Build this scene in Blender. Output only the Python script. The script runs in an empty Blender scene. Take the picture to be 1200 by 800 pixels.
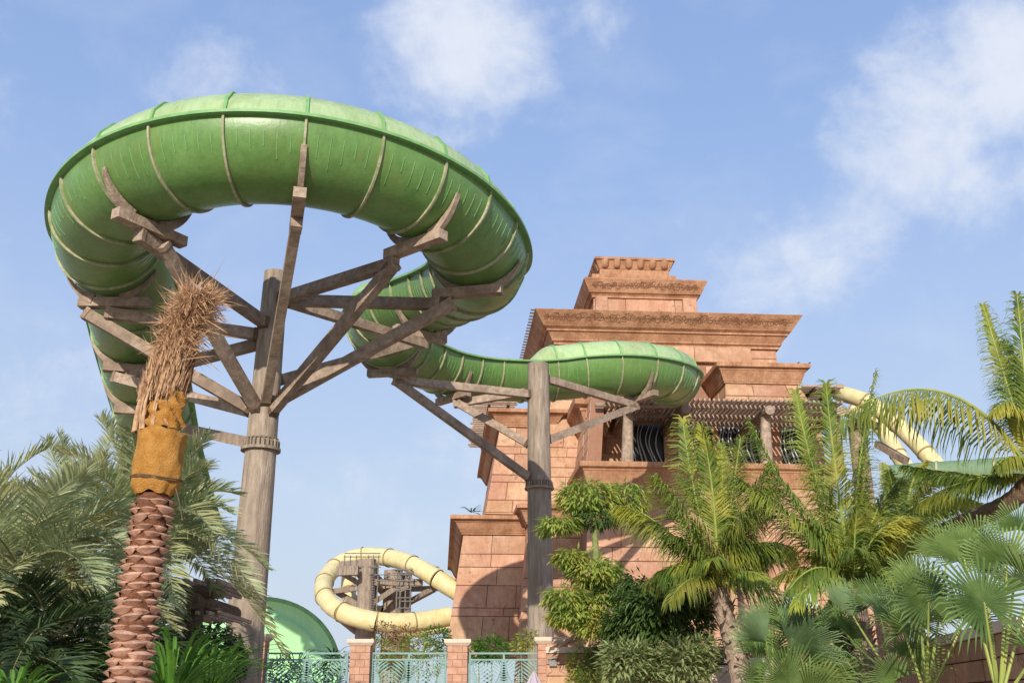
import bpy, math, random
from mathutils import Vector, Matrix
from math import sin, cos, pi, radians, sqrt, atan2
random.seed(7)
S = bpy.context.scene
COL = S.collection
# ------------------------------------------------------------------ camera
PITCH = radians(19.88); CS, SN = cos(PITCH), sin(PITCH); FPX = 1167.0; EYE = 1.6
cd = bpy.data.cameras.new('camera'); cam = bpy.data.objects.new('camera', cd); COL.objects.link(cam)
cam.location = (0, 0, EYE); cam.rotation_euler = (pi/2+PITCH, 0, 0)
cd.lens = 36*FPX/1200; cd.sensor_width = 36; cd.clip_end = 5000; S.camera = cam
# ------------------------------------------------------------------ light
SUN_EL, SUN_AZ = 22.5, 9.0      # elevation; degrees to the left of straight behind the camera
sd = Vector((-sin(radians(SUN_AZ))*cos(radians(SUN_EL)), -cos(radians(SUN_AZ))*cos(radians(SUN_EL)), sin(radians(SUN_EL))))
sl = bpy.data.lights.new('sun', 'SUN'); sl.energy = 3.8; sl.angle = radians(0.5); sl.color = (1, .93, .82)
so = bpy.data.objects.new('sun', sl); COL.objects.link(so); so.rotation_euler = sd.to_track_quat('Z', 'Y').to_euler()
S.view_settings.view_transform = 'Standard'; S.view_settings.look = 'None'; S.view_settings.exposure = 0.36
w = bpy.data.worlds.new('World'); S.world = w; w.use_nodes = True
def build_world():
    nt = w.node_tree; N = nt.nodes; L = nt.links; N.clear()
    out = N.new('ShaderNodeOutputWorld'); bg = N.new('ShaderNodeBackground'); bg.inputs[1].default_value = 0.12
    sky = N.new('ShaderNodeTexSky'); sky.sky_type = 'NISHITA'; sky.sun_disc = False
    sky.sun_elevation = radians(SUN_EL); sky.sun_rotation = radians(180+SUN_AZ)
    sky.air_density = 1.3; sky.dust_density = 2.2; sky.ozone_density = 3.0
    tc = N.new('ShaderNodeTexCoord')
    def noise(scale, det, rough, off, dist=0.0, stretch=(1, 1, 1)):
        mp = N.new('ShaderNodeMapping'); mp.inputs['Location'].default_value = off; mp.inputs['Scale'].default_value = stretch
        L.new(tc.outputs['Generated'], mp.inputs[0])
        n = N.new('ShaderNodeTexNoise'); n.inputs['Scale'].default_value = scale; n.inputs['Detail'].default_value = det
        n.inputs['Roughness'].default_value = rough; n.inputs['Distortion'].default_value = dist
        L.new(mp.outputs[0], n.inputs[0]); return n.outputs[0]
    def m(op, a, b=None, c=None):
        x = N.new('ShaderNodeMath'); x.operation = op
        for i, q in enumerate((a, b, c)):
            if q is None: continue
            if isinstance(q, (int, float)): x.inputs[i].default_value = q
            else: L.new(q, x.inputs[i])
        return x.outputs[0]
    def puff(px, py, rad, amt):            # a cloud bank in a given compass direction
        a = (px-600)/FPX; b = (400-py)/FPX
        d = Vector((a, CS-b*SN, SN+b*CS)).normalized()
        vm = N.new('ShaderNodeVectorMath'); vm.operation = 'DISTANCE'; vm.inputs[1].default_value = d
        nrm = N.new('ShaderNodeVectorMath'); nrm.operation = 'NORMALIZE'; L.new(tc.outputs['Generated'], nrm.inputs[0])
        L.new(nrm.outputs[0], vm.inputs[0])
        mr = N.new('ShaderNodeMapRange'); mr.interpolation_type = 'SMOOTHSTEP'
        mr.inputs[1].default_value = rad*1.3/FPX; mr.inputs[2].default_value = 0; mr.inputs[3].default_value = 0; mr.inputs[4].default_value = amt
        L.new(vm.outputs['Value'], mr.inputs[0]); return mr.outputs[0]
    banks = [(545, 55, 120, .95), (600, 95, 70, .6), (490, 120, 70, .5), (470, 40, 70, .4), (245, 88, 70, .5), (300, 95, 45, .35), (1100, 110, 110, .75), (1180, 70, 110, .9), (1060, 180, 120, .7), (1130, 235, 90, .6), (960, 300, 90, .6),
             (1010, 260, 90, .65), (900, 330, 80, .55), (880, 390, 60, .45), (60, 510, 150, .30), (500, 600, 200, .28), (590, 385, 70, .3), (700, 10, 60, .3), (1350, 130, 220, .7), (-250, 150, 260, .5)]
    acc = None
    for b_ in banks:
        p = puff(*b_); acc = p if acc is None else m('MAXIMUM', acc, p)
    n1 = noise(6.5, 10, .58, (3.1, 1.7, .3), .35, (1, 1, 1.5)); n2 = noise(22, 8, .64, (0, 4, 2), .2)
    nn = m('ADD', m('MULTIPLY', n1, .68), m('MULTIPLY', n2, .32))
    v_ = m('ADD', acc, m('MULTIPLY', m('SUBTRACT', nn, .5), 2.3))
    c1 = N.new('ShaderNodeMapRange'); c1.interpolation_type = 'SMOOTHSTEP'; c1.inputs[1].default_value = .12; c1.inputs[2].default_value = .98; c1.inputs[4].default_value = .9; L.new(v_, c1.inputs[0])
    gen = m('MAXIMUM', m('MULTIPLY', m('SUBTRACT', n1, .5), .8), 0)
    cl = m('MAXIMUM', c1.outputs[0], gen)
    clp = N.new('ShaderNodeClamp'); L.new(cl, clp.inputs[0]); clp.inputs[2].default_value = .97
    # thin pale veil low in the sky
    sp = N.new('ShaderNodeSeparateXYZ'); L.new(tc.outputs['Generated'], sp.inputs[0])
    lo = N.new('ShaderNodeMapRange'); lo.inputs[1].default_value = .0; lo.inputs[2].default_value = .55; lo.inputs[3].default_value = .88; lo.inputs[4].default_value = .70
    L.new(sp.outputs[2], lo.inputs[0])
    mx0 = N.new('ShaderNodeMix'); mx0.data_type = 'RGBA'; L.new(lo.outputs[0], mx0.inputs[0]); L.new(sky.outputs[0], mx0.inputs[6])
    grd = N.new('ShaderNodeValToRGB'); e_ = grd.color_ramp.elements; e_[0].position = 0; e_[0].color = (.42, .475, .56, 1); e_[1].position = .75; e_[1].color = (.195, .295, .56, 1)
    for p_, c_ in ((.18, (.38, .45, .575, 1)), (.36, (.305, .395, .595, 1)), (.52, (.24, .345, .59, 1))):
        q_ = e_.new(p_); q_.color = c_
    L.new(sp.outputs[2], grd.inputs[0]); sc_ = N.new('ShaderNodeVectorMath'); sc_.operation = 'SCALE'; sc_.inputs['Scale'].default_value = 10.0; L.new(grd.outputs[0], sc_.inputs[0]); L.new(sc_.outputs[0], mx0.inputs[7])
    mx = N.new('ShaderNodeMix'); mx.data_type = 'RGBA'; L.new(clp.outputs[0], mx.inputs[0])
    tint = N.new('ShaderNodeMix'); tint.data_type = 'RGBA'; tint.blend_type = 'MULTIPLY'; tint.inputs[0].default_value = 1; tint.inputs[7].default_value = (1.0, 1.0, 1.0, 1)
    L.new(mx0.outputs[2], tint.inputs[6])
    L.new(tint.outputs[2], mx.inputs[6]); mx.inputs[7].default_value = (5.3, 5.6, 6.25, 1)
    L.new(mx.outputs[2], bg.inputs[0]); L.new(bg.outputs[0], out.inputs[0])
build_world()
# ------------------------------------------------------------------ pixel -> world helpers (used for real positions)
def rel(px, py):
    a = (px-600)/FPX; b = (400-py)/FPX
    return Vector((a, CS-b*SN, SN+b*CS))
def at(px, py, Y):
    r = rel(px, py); t = Y/r.y; return Vector((r.x*t, Y, EYE+r.z*t))
def atz(px, py, z):                      # z above the eye
    r = rel(px, py); t = z/r.z; return Vector((r.x*t, r.y*t, EYE+z))
# ------------------------------------------------------------------ materials
def mat(name, c1, c2=None, scale=2.0, rough=.7, bump=.0, bscale=12.0, spec=.3, rnd=0.0, stretch=(1, 1, 1), obj=False, det=6, trans=0.0, c3=None, s3=.4, metal=0.0, coat=0.0, hue=0.0, streak=0.0, veins=0.0):
    mm = bpy.data.materials.new(name); mm.use_nodes = True; nt = mm.node_tree; N = nt.nodes; L = nt.links
    bs = N['Principled BSDF']; bs.inputs['Roughness'].default_value = rough; bs.inputs['Specular IOR Level'].default_value = spec; bs.inputs['Metallic'].default_value = metal
    bs.inputs['Coat Weight'].default_value = coat
    if obj:
        tc = N.new('ShaderNodeTexCoord'); src = tc.outputs['Object']
    else:
        g = N.new('ShaderNodeNewGeometry'); src = g.outputs['Position']
    mp = N.new('ShaderNodeMapping'); mp.inputs['Scale'].default_value = stretch; L.new(src, mp.inputs[0])
    nz = N.new('ShaderNodeTexNoise'); nz.inputs['Scale'].default_value = scale; nz.inputs['Detail'].default_value = det; nz.inputs['Roughness'].default_value = .62
    L.new(mp.outputs[0], nz.inputs[0])
    rp = N.new('ShaderNodeValToRGB'); rp.color_ramp.elements[0].position = .32; rp.color_ramp.elements[1].position = .68
    rp.color_ramp.elements[0].color = (*c1, 1); rp.color_ramp.elements[1].color = (*(c2 or c1), 1)
    L.new(nz.outputs[0], rp.inputs[0]); colo = rp.outputs[0]
    if c3:
        n3 = N.new('ShaderNodeTexNoise'); n3.inputs['Scale'].default_value = s3; n3.inputs['Detail'].default_value = 5; L.new(src, n3.inputs[0])
        r3 = N.new('ShaderNodeMapRange'); r3.inputs[1].default_value = .48; r3.inputs[2].default_value = .66; r3.inputs[4].default_value = .8; L.new(n3.outputs[0], r3.inputs[0])
        m3 = N.new('ShaderNodeMix'); m3.data_type = 'RGBA'; L.new(r3.outputs[0], m3.inputs[0]); L.new(colo, m3.inputs[6]); m3.inputs[7].default_value = (*c3, 1); colo = m3.outputs[2]
    def fac_mul(fac_socket, lo_, hi_, a_, b_):
        nonlocal colo
        q = N.new('ShaderNodeMapRange'); q.inputs[1].default_value = a_; q.inputs[2].default_value = b_; q.inputs[3].default_value = lo_; q.inputs[4].default_value = hi_; L.new(fac_socket, q.inputs[0])
        v = N.new('ShaderNodeVectorMath'); v.operation = 'SCALE'; L.new(colo, v.inputs[0]); L.new(q.outputs[0], v.inputs['Scale']); colo = v.outputs[0]
    if streak:       # rain and grime runs down the surface
        ms_ = N.new('ShaderNodeMapping'); ms_.inputs['Scale'].default_value = (4.5, 4.5, .4); L.new(src, ms_.inputs[0])
        ns = N.new('ShaderNodeTexNoise'); ns.inputs['Scale'].default_value = 2.2; ns.inputs['Detail'].default_value = 7; ns.inputs['Roughness'].default_value = .7; L.new(ms_.outputs[0], ns.inputs[0])
        fac_mul(ns.outputs[0], 1-streak, 1+streak*.35, .36, .6)
    if veins:        # modelled cracks in the stone skin
        nv = N.new('ShaderNodeTexNoise'); nv.inputs['Scale'].default_value = .55; nv.inputs['Detail'].default_value = 3; nv.inputs['Roughness'].default_value = .5; L.new(src, nv.inputs[0])
        sb = N.new('ShaderNodeMath'); sb.operation = 'SUBTRACT'; sb.inputs[1].default_value = .5; L.new(nv.outputs[0], sb.inputs[0])
        ab = N.new('ShaderNodeMath'); ab.operation = 'ABSOLUTE'; L.new(sb.outputs[0], ab.inputs[0]); fac_mul(ab.outputs[0], 1-veins, 1, .0008, .004)
    if rnd:
        oi = N.new('ShaderNodeObjectInfo'); hs = N.new('ShaderNodeHueSaturation')
        mr = N.new('ShaderNodeMapRange'); mr.inputs[3].default_value = 1-rnd; mr.inputs[4].default_value = 1+rnd
        L.new(oi.outputs['Random'], mr.inputs[0]); L.new(mr.outputs[0], hs.inputs['Value'])
        if hue:
            m2 = N.new('ShaderNodeMath'); m2.operation = 'MULTIPLY'; m2.inputs[1].default_value = 7.31; L.new(oi.outputs['Random'], m2.inputs[0])
            f2 = N.new('ShaderNodeMath'); f2.operation = 'FRACT'; L.new(m2.outputs[0], f2.inputs[0])
            h2 = N.new('ShaderNodeMapRange'); h2.inputs[3].default_value = .5-hue; h2.inputs[4].default_value = .5+hue; L.new(f2.outputs[0], h2.inputs[0]); L.new(h2.outputs[0], hs.inputs['Hue'])
        L.new(colo, hs.inputs['Color']); colo = hs.outputs[0]
    L.new(colo, bs.inputs['Base Color'])
    if bump:
        n2 = N.new('ShaderNodeTexNoise'); n2.inputs['Scale'].default_value = bscale; n2.inputs['Detail'].default_value = 8; n2.inputs['Roughness'].default_value = .65
        L.new(mp.outputs[0], n2.inputs[0]); bp = N.new('ShaderNodeBump'); bp.inputs['Strength'].default_value = bump; bp.inputs['Distance'].default_value = .05
        L.new(n2.outputs[0], bp.inputs['Height']); L.new(bp.outputs[0], bs.inputs['Normal'])
    if trans:
        tr = N.new('ShaderNodeBsdfTranslucent'); L.new(colo, tr.inputs[0]); ms = N.new('ShaderNodeMixShader'); ms.inputs[0].default_value = trans
        L.new(bs.outputs[0], ms.inputs[1]); L.new(tr.outputs[0], ms.inputs[2]); L.new(ms.outputs[0], N['Material Output'].inputs[0])
    return mm
M = {}
M['stone'] = mat('sandstone', (.42, .235, .145), (.58, .36, .235), 2.2, .85, .8, 5, .15, rnd=.13, c3=(.42, .215, .13), s3=.6, hue=.007, det=9, streak=.10, veins=.4)
M['cornice'] = mat('cornice_stone', (.34, .17, .092), (.50, .28, .165), 2.0, .85, .8, 6, .15, rnd=.05, c3=(.28, .13, .07), s3=.8, det=9, streak=.20)
M['mortar'] = mat('mortar', (.26, .135, .085), (.32, .17, .11), 3, .95)
M['groove_shade'] = mat('painted_carving_shade', (.17, .08, .045), (.27, .14, .08), 5, .9)  # darker stone colour stands in for shade inside the carved lines
M['cap'] = mat('cap_stone', (.62, .47, .36), (.74, .58, .46), 3, .8, .3, 10)
M['pillar'] = mat('pillar_brick', (.42, .22, .145), (.56, .33, .23), 4, .85, .4, 14, rnd=.1)
M['bark'] = mat('weathered_timber', (.19, .145, .11), (.42, .34, .265), 5, .85, .8, 16, .12, stretch=(1.6, 1.6, .22), det=9, c3=(.27, .20, .15), s3=.8, rnd=.08)
M['beam'] = mat('weathered_beam', (.24, .17, .125), (.46, .355, .27), 5, .85, .6, 12, .12, det=8, rnd=.15, c3=(.21, .15, .11), s3=1.1)
M['darkwood'] = mat('dark_timber', (.10, .065, .045), (.19, .13, .09), 6, .85, .5, 14, .12, rnd=.2)
M['slat'] = mat('slat_wood', (.26, .18, .135), (.42, .31, .235), 6, .85, .3, 14, .12, rnd=.2)
M['iron'] = mat('painted_grille', (.50, .54, .53), (.62, .64, .63), 6, .5)
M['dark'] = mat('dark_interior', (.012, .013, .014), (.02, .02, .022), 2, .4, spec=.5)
M['steel'] = mat('steel', (.16, .15, .14), (.26, .25, .23), 4, .6, metal=.3)
M['rib'] = mat('rib_edge', (.30, .29, .17), (.46, .43, .28), 9, .7, c3=(.17, .22, .09), s3=2.5)
M['yellow'] = mat('yellow_fibreglass', (.58, .49, .22), (.72, .63, .36), 2.0, .5, .05, 8, .3, streak=.12)
M['ringy'] = mat('rusty_ring', (.26, .17, .07), (.36, .26, .12), 4, .8)
M['lime'] = mat('lime_fibreglass', (.32, .62, .29), (.38, .67, .34), .6, .45, .05, 5, .3, streak=.08)
M['teal'] = mat('teal_paint', (.15, .27, .25), (.24, .38, .355), 8, .55, .1, 30)
M['burlap'] = mat('burlap', (.46, .20, .04), (.62, .32, .09), 9, .95, .9, 60, .05)
M['rope'] = mat('rope', (.10, .06, .03), (.16, .10, .05), 20, .95)
M['straw'] = mat('dry_straw', (.36, .20, .10), (.68, .45, .27), 14, .85, trans=.15, spec=.15)
M['palmtrunk'] = mat('palm_fibre', (.12, .05, .028), (.26, .115, .065), 14, .95, .8, 40, .08)
M['scar'] = mat('leaf_base_cut', (.40, .20, .125), (.70, .46, .34), 11, .9, .6, 40, .1, rnd=.15)
M['greytrunk'] = mat('fibrous_trunk', (.26, .18, .13), (.48, .37, .29), 9, .9, .8, 30, .1)
M['browntrunk'] = mat('brown_trunk', (.13, .08, .05), (.26, .17, .11), 9, .9, .8, 30, .1)
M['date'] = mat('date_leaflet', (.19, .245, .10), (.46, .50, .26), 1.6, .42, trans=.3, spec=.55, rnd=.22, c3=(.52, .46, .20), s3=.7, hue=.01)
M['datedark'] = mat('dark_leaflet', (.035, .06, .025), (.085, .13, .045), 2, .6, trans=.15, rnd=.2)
M['coco'] = mat('coconut_leaflet', (.10, .17, .03), (.30, .36, .06), 1.8, .5, trans=.4, spec=.3, rnd=.25, c3=(.50, .45, .07), s3=.9, hue=.012)
M['cocodry'] = mat('dry_leaflet', (.30, .20, .09), (.46, .34, .15), 3, .7, trans=.25)
M['rachis'] = mat('green_rachis', (.18, .24, .05), (.34, .36, .08), 3, .5)
M['fan'] = mat('fan_leaf', (.10, .17, .045), (.24, .33, .10), 2.4, .6, trans=.35, spec=.15, rnd=.25, hue=.015)
M['fanlight'] = mat('fan_leaf_bluish', (.14, .23, .10), (.26, .36, .18), 2.4, .6, trans=.3, spec=.15, rnd=.1)
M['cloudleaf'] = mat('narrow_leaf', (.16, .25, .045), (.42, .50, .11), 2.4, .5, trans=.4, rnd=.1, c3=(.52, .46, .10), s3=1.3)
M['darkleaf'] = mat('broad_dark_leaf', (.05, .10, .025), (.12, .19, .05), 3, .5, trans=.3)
M['varleaf'] = mat('variegated_leaf', (.14, .20, .06), (.42, .45, .20), 6, .5, trans=.25)
M['lily'] = mat('strap_leaf', (.05, .15, .015), (.15, .30, .04), 2, .45, trans=.3, rnd=.15)
M['pinkleaf'] = mat('reddish_leaf', (.22, .07, .05), (.30, .22, .08), 6, .6, trans=.2)
M['leaftrunk'] = mat('green_bark', (.13, .17, .05), (.25, .27, .10), 8, .8, .4, 20)
M['blue'] = mat('blue_tile', (.03, .16, .34), (.20, .42, .55), 14, .3)
M['white'] = mat('white_paint', (.7, .7, .68), (.78, .78, .75), 3, .5)
M['lilac'] = mat('lilac_fabric', (.42, .36, .42), (.52, .45, .50), 3, .9)
M['ground'] = mat('sandy_paving', (.36, .29, .22), (.46, .38, .30), .6, .9, .3, 6)
M['soil'] = mat('terrace_paving', (.40, .27, .20), (.50, .36, .27), .8, .9, .3, 6)
def tube_material(name, a, b, dirt, rough, trans=0.0):
    """glossy fibreglass with faint fine streaks that follow the tube and a grimy film in blotches"""
    mm = mat(name, a, b, 1.6, rough, .14, 9, .5, rnd=.07, c3=dirt, s3=1.2, trans=trans, streak=.13, det=9)
    return mm
M['tube'] = tube_material('green_fibreglass', (.105, .22, .05), (.155, .29, .08), (.15, .235, .06), .36)
M['cover'] = tube_material('pale_green_cover', (.42, .58, .27), (.54, .68, .37), (.42, .52, .22), .4, .25)
M['chute'] = mat('dull_green_chute', (.12, .20, .11), (.20, .28, .16), 1.5, .7, streak=.2)
M['daterib'] = mat('grey_rachis', (.22, .22, .09), (.32, .30, .13), 3, .6)
M['flange'] = mat('green_flange', (.13, .30, .10), (.22, .40, .16), 3, .5)
# ------------------------------------------------------------------ mesh builder
class MB:
    def __init__(s): s.v = []; s.f = []
    def add(s, vs, fs):
        n = len(s.v); s.v += [tuple(p) for p in vs]; s.f += [tuple(i+n for i in f) for f in fs]
    def hexa(s, p):       # 8 points: bottom 4 ccw, top 4
        s.add(p, [(3, 2, 1, 0), (4, 5, 6, 7), (0, 1, 5, 4), (1, 2, 6, 5), (2, 3, 7, 6), (3, 0, 4, 7)])
    def box(s, lo, hi):
        x0, y0, z0 = lo; x1, y1, z1 = hi
        s.hexa([(x0, y0, z0), (x1, y0, z0), (x1, y1, z0), (x0, y1, z0), (x0, y0, z1), (x1, y0, z1), (x1, y1, z1), (x0, y1, z1)])
    def beam(s, a, b, wd, ht, up=Vector((0, 0, 1))):
        a = Vector(a); b = Vector(b); t = (b-a).normalized(); sx = t.cross(up)
        if sx.length < 1e-3: sx = t.cross(Vector((0, 1, 0)))
        sx.normalize(); uy = sx.cross(t); sx *= wd/2; uy *= ht/2
        s.hexa([a-sx-uy, a+sx-uy, b+sx-uy, b-sx-uy, a-sx+uy, a+sx+uy, b+sx+uy, b-sx+uy])
    def tube(s, path, rad, n=8, cap=True, sq=1.0):
        path = [Vector(p) for p in path]; m = len(path); rad = rad if hasattr(rad, '__len__') else [rad]*m
        base = len(s.v); prev = None
        for i, p in enumerate(path):
            t = (path[min(i+1, m-1)]-path[max(i-1, 0)]).normalized()
            if prev is None:
                u = t.cross(Vector((0, 0, 1)))
                if u.length < .05: u = t.cross(Vector((0, 1, 0)))
            else: u = prev-t*prev.dot(t)
            u.normalize(); prev = u; q = t.cross(u)
            for k in range(n):
                a = 2*pi*k/n; s.v.append(tuple(p+(u*cos(a)+q*sin(a)*sq)*rad[i]))
        for i in range(m-1):
            for k in range(n):
                a = base+i*n+k; b = base+i*n+(k+1) % n; s.f.append((a, b, b+n, a+n))
        if cap:
            s.f.append(tuple(base+k for k in range(n))[::-1]); s.f.append(tuple(base+(m-1)*n+k for k in range(n)))
    def build(s, name, m, parent=None, smooth=False, kind=None):
        me = bpy.data.meshes.new(name); me.from_pydata(s.v, [], s.f); me.materials.append(M[m] if isinstance(m, str) else m)
        if smooth: me.polygons.foreach_set('use_smooth', [True]*len(me.polygons))
        me.update(); o = bpy.data.objects.new(name, me); COL.objects.link(o)
        if parent is not None:
            o.parent = parent; o.matrix_parent_inverse = parent.matrix_basis.inverted()
        if kind: o['kind'] = kind
        return o
def thing(name, label, cat, loc=(0, 0, 0), group=None):
    o = bpy.data.objects.new(name, None); COL.objects.link(o); o.location = loc; o.empty_display_size = .3
    o['label'] = label; o['category'] = cat
    if group: o['group'] = group
    return o
def tag(o, label, cat, group=None):
    o['label'] = label; o['category'] = cat
    if group: o['group'] = group
    return o
R = random.random
def ru(a, b): return a+(b-a)*R()
def jit(v, s): return v+Vector((ru(-s, s), ru(-s, s), ru(-s, s)))
# ------------------------------------------------------------------ ground and terrace
g = MB(); g.add([(-900, -300, 0), (900, -300, 0), (900, 1500, 0), (-900, 1500, 0)], [(0, 1, 2, 3)]); g.build('ground', 'ground', kind='structure')
TZ = EYE+.02
g = MB(); g.box((-40, 29.2, -.5), (60, 140, TZ)); g.build('terrace', 'soil', kind='structure')
# ------------------------------------------------------------------ the green slide
RC = Vector((-6.27, 27.0)); RR = 5.3; RY = 5.95; TR = 1.4; LID = 1.04
ctrl = [(-15.5, 48.5, 7.7), (-14.9, 44, 8.8), (-14.1, 38.7, 10.1), (-13.0, 33.2, 11.3)]
for k in range(0, 10):
    th = radians(176+k*20.8); ctrl.append((RC.x+RR*cos(th), RC.y+RY*sin(th), 12.05+.43*max(0, sin(pi*k/9))+.035*k))
ctrl += [(-1.8, 29.9, 12.95), (-2.85, 31.6, 13.25), (-4.25, 33.4, 13.5), (-4.95, 35.6, 13.65), (-4.65, 38.1, 13.75), (-3.4, 40.5, 13.85), (-1.6, 42.2, 14.0), (.5, 43.1, 14.15),
         (2.2, 43.5, 14.35), (3.9, 43.7, 14.6), (5.6, 44.25, 14.8), (7.1, 45.5, 15.0), (7.95, 47.2, 15.25), (8.15, 49.2, 15.7), (8.2, 52, 17.0), (8.2, 55, 18.2), (8.2, 60.5, 19.0)]
def catmull(pts, n=12):
    P = [Vector(p) for p in pts]; P = [P[0]*2-P[1]]+P+[P[-1]*2-P[-2]]; out = []
    for i in range(1, len(P)-2):
        for k in range(n):
            t = k/n; a, b, c, d = P[i-1:i+3]
            out.append(.5*((2*b)+(c-a)*t+(2*a-5*b+4*c-d)*t*t+(3*b-a-3*c+d)*t**3))
    out.append(P[-2]); return out
def resample(path, step):
    out = [path[0]]; acc = 0
    for i in range(1, len(path)):
        a, b = path[i-1], path[i]; d = (b-a).length
        while acc+d >= step:
            a = a+(b-a)*((step-acc)/d); out.append(a); d = (b-a).length; acc = 0
        acc += d
    return out
PANEL = 1.44; SUB = 6
spath = [p+Vector((0, 0, EYE)) for p in resample(catmull(ctrl, 16), PANEL/SUB)]
def ppx(p): d = p-Vector((0, 0, EYE)); return 600+FPX*d.x/(d.y*CS+d.z*SN)
near_ = min((i for i in range(len(spath)) if spath[i].y < 22.5), key=lambda i: abs(ppx(spath[i])-358)); spath = spath[near_ % SUB:]
def frame(path, i):
    t = (path[min(i+1, len(path)-1)]-path[max(i-1, 0)]).normalized(); n = Vector((t.y, -t.x, 0)).normalized(); return t, n, n.cross(t)
def sect(path, i, pts):
    t, n, u = frame(path, i); return [path[i]+n*a+u*b for a, b in pts]
def arc(r, a0, a1, n, rz=None): return [(r*cos(radians(a0+(a1-a0)*k/n)), (rz or r)*sin(radians(a0+(a1-a0)*k/n))) for k in range(n+1)]
low = arc(TR, 180, 360, 28)
lid_prof = [(TR, .03), (TR*.93, LID*.42), (TR*.72, LID*.78), (TR*.4, LID*.96), (0, LID), (-TR*.4, LID*.96), (-TR*.72, LID*.78), (-TR*.93, LID*.42), (-TR, .03)]
def loft(path, i0, i1, prof, mb, closed=False, flip=False):
    b0 = len(mb.v); m = len(prof)
    for i in range(i0, i1+1): mb.v += [tuple(p) for p in sect(path, i, prof)]
    for i in range(i1-i0):
        for k in range(m if closed else m-1):
            a = b0+i*m+k; b = b0+i*m+(k+1) % m; f = (a, b, b+m, a+m); mb.f.append(f[::-1] if flip else f)
def ringsolid(path, i, mb, prof_in, prof_out, th):
    t, n, u = frame(path, i); m = len(prof_in); P = path[i]; vs = []
    for s in (-th/2, th/2):
        vs += [P+t*s+n*a+u*b for a, b in prof_in]+[P+t*s+n*a+u*b for a, b in prof_out]
    fs = []
    for k in range(m-1):
        fs += [(k, k+1, m+k+1, m+k), (2*m+k, 3*m+k, 3*m+k+1, 2*m+k+1), (m+k, m+k+1, 3*m+k+1, 3*m+k), (k+1, k, 2*m+k, 2*m+k+1)]
    mb.add(vs, fs)
slide = thing('water_slide', 'big green enclosed water slide looping on timber posts in front of the temple tower', 'water slide', (RC.x, RC.y, 0))
nseg = (len(spath)-1)//SUB
def covered(i):
    p = spath[max(0, min(len(spath)-1, i*SUB+SUB//2))]
    if p.y < 29.6 or p.x < -10: return True
    if p.x > 1.0 and p.y > 42: return True
    if p.x < -3.9 and 33.2 < p.y < 39: return True
    return False
segs = []; i_ = 0
while i_+SUB <= nseg*SUB:
    q_ = spath[i_]; L_ = SUB*2 if (q_.x < -10 and q_.y > 28) else SUB
    if i_+L_ > nseg*SUB: break
    segs.append((i_, i_+L_)); i_ += L_
for i0, i1 in segs:
    s = i0//SUB
    mb = MB(); loft(spath, i0, i1, low, mb); loft(spath, i0, i1, arc(TR-.05, 180, 360, 28), mb, flip=True); mb.build('tube_panel', 'tube', slide, True)
    rb = MB(); ringsolid(spath, i0, rb, arc(TR-.03, 181, 359, 28), arc(TR+.065, 181, 359, 28), .055)
    rb.build('joint_ring', 'rib', slide)
    # shallow embossed lines just under the lip, as moulded in the panel
    st = MB()
    for k in range(1, 6):
        for sgn in (1, -1):
            a0, a1 = (360-16, 360-16-ru(14, 34)) if sgn > 0 else (196, 196+ru(14, 34))
            ringsolid(spath, i0+k, st, arc(TR-.01, a0, a1, 4), arc(TR+.012, a0, a1, 4), .018)
    st.build('moulded_streak', 'flange', slide, kind='stuff')
    if covered(s):
        mb = MB(); m_ = len(lid_prof); ca, cb = covered(s-1), covered(s+1)
        for i in range(i0, i1+1):
            f = (i-i0)/SUB; sc = 1.0
            if not ca: sc = .06+.94*sin(f*pi/2)
            if not cb: sc = min(sc, .06+.94*cos(f*pi/2))
            mb.v += [tuple(p) for p in sect(spath, i, [(a, b*sc) for a, b in lid_prof])]
        for i in range(i1-i0):
            for k in range(m_-1): a = i*m_+k; mb.f.append((a, a+1, a+1+m_, a+m_))
        mb.build('cover_panel', 'cover', slide, True)
        if not ca: continue
        rb = MB(); ringsolid(spath, i0, rb, [(a*.99, b*.99) for a, b in lid_prof], [(a*1.035, b*1.035+.01) for a, b in lid_prof], .08)
        rb.build('cover_rib', 'flange', slide)
for sg in (1, -1):
    mb = MB(); loft(spath, 0, nseg*SUB, [(sg*(TR-.04), -.03), (sg*(TR+.16), -.03), (sg*(TR+.16), .045), (sg*(TR-.04), .045)][::-sg], mb, True)
    mb.build('side_flange', 'flange', slide)
# ------------------------------------------------------------------ slide supports
def pole(name, label, x, y, r0, r1, ztop, zring):
    t = thing(name, label, 'support post', (x, y, 0), 'timber clad posts carrying the green slide')
    mb = MB(); n = 40; hs = [0, .5]+[1.5*k for k in range(1, 30) if 1.5*k < ztop-.3]+[ztop]
    for h in hs:
        for k in range(n):
            a = 2*pi*k/n; rr = (r0+(r1-r0)*h/ztop)*(1+.012*sin(9*a)+ru(-.006, .006)); mb.v.append((x+rr*cos(a), y+rr*sin(a), h))
    for i in range(len(hs)-1):
        for k in range(n): a = i*n+k; b = i*n+(k+1) % n; mb.f.append((a, b, b+n, a+n))
    mb.f.append(tuple((len(hs)-1)*n+k for k in range(n))); mb.build('shaft', 'bark', t, False)
    rr = r0+(r1-r0)*zring/ztop
    mb = MB(); mb.tube([(x, y, zring-.02), (x, y, zring+.06)], rr+.12, 40); mb.tube([(x, y, zring+.3), (x, y, zring+.34)], rr+.04, 40); mb.build('collar_plate', 'bark', t)
    for k in range(26):
        a = 2*pi*k/26; c = Vector((cos(a), sin(a), 0)); p = Vector((x, y, 0))+c*(rr+.04)
        mb = MB(); mb.beam(p+Vector((0, 0, zring+.06)), p+Vector((0, 0, zring+.28)), .035, .09, c); mb.build('collar_fin', 'bark', t)
    return t
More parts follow.
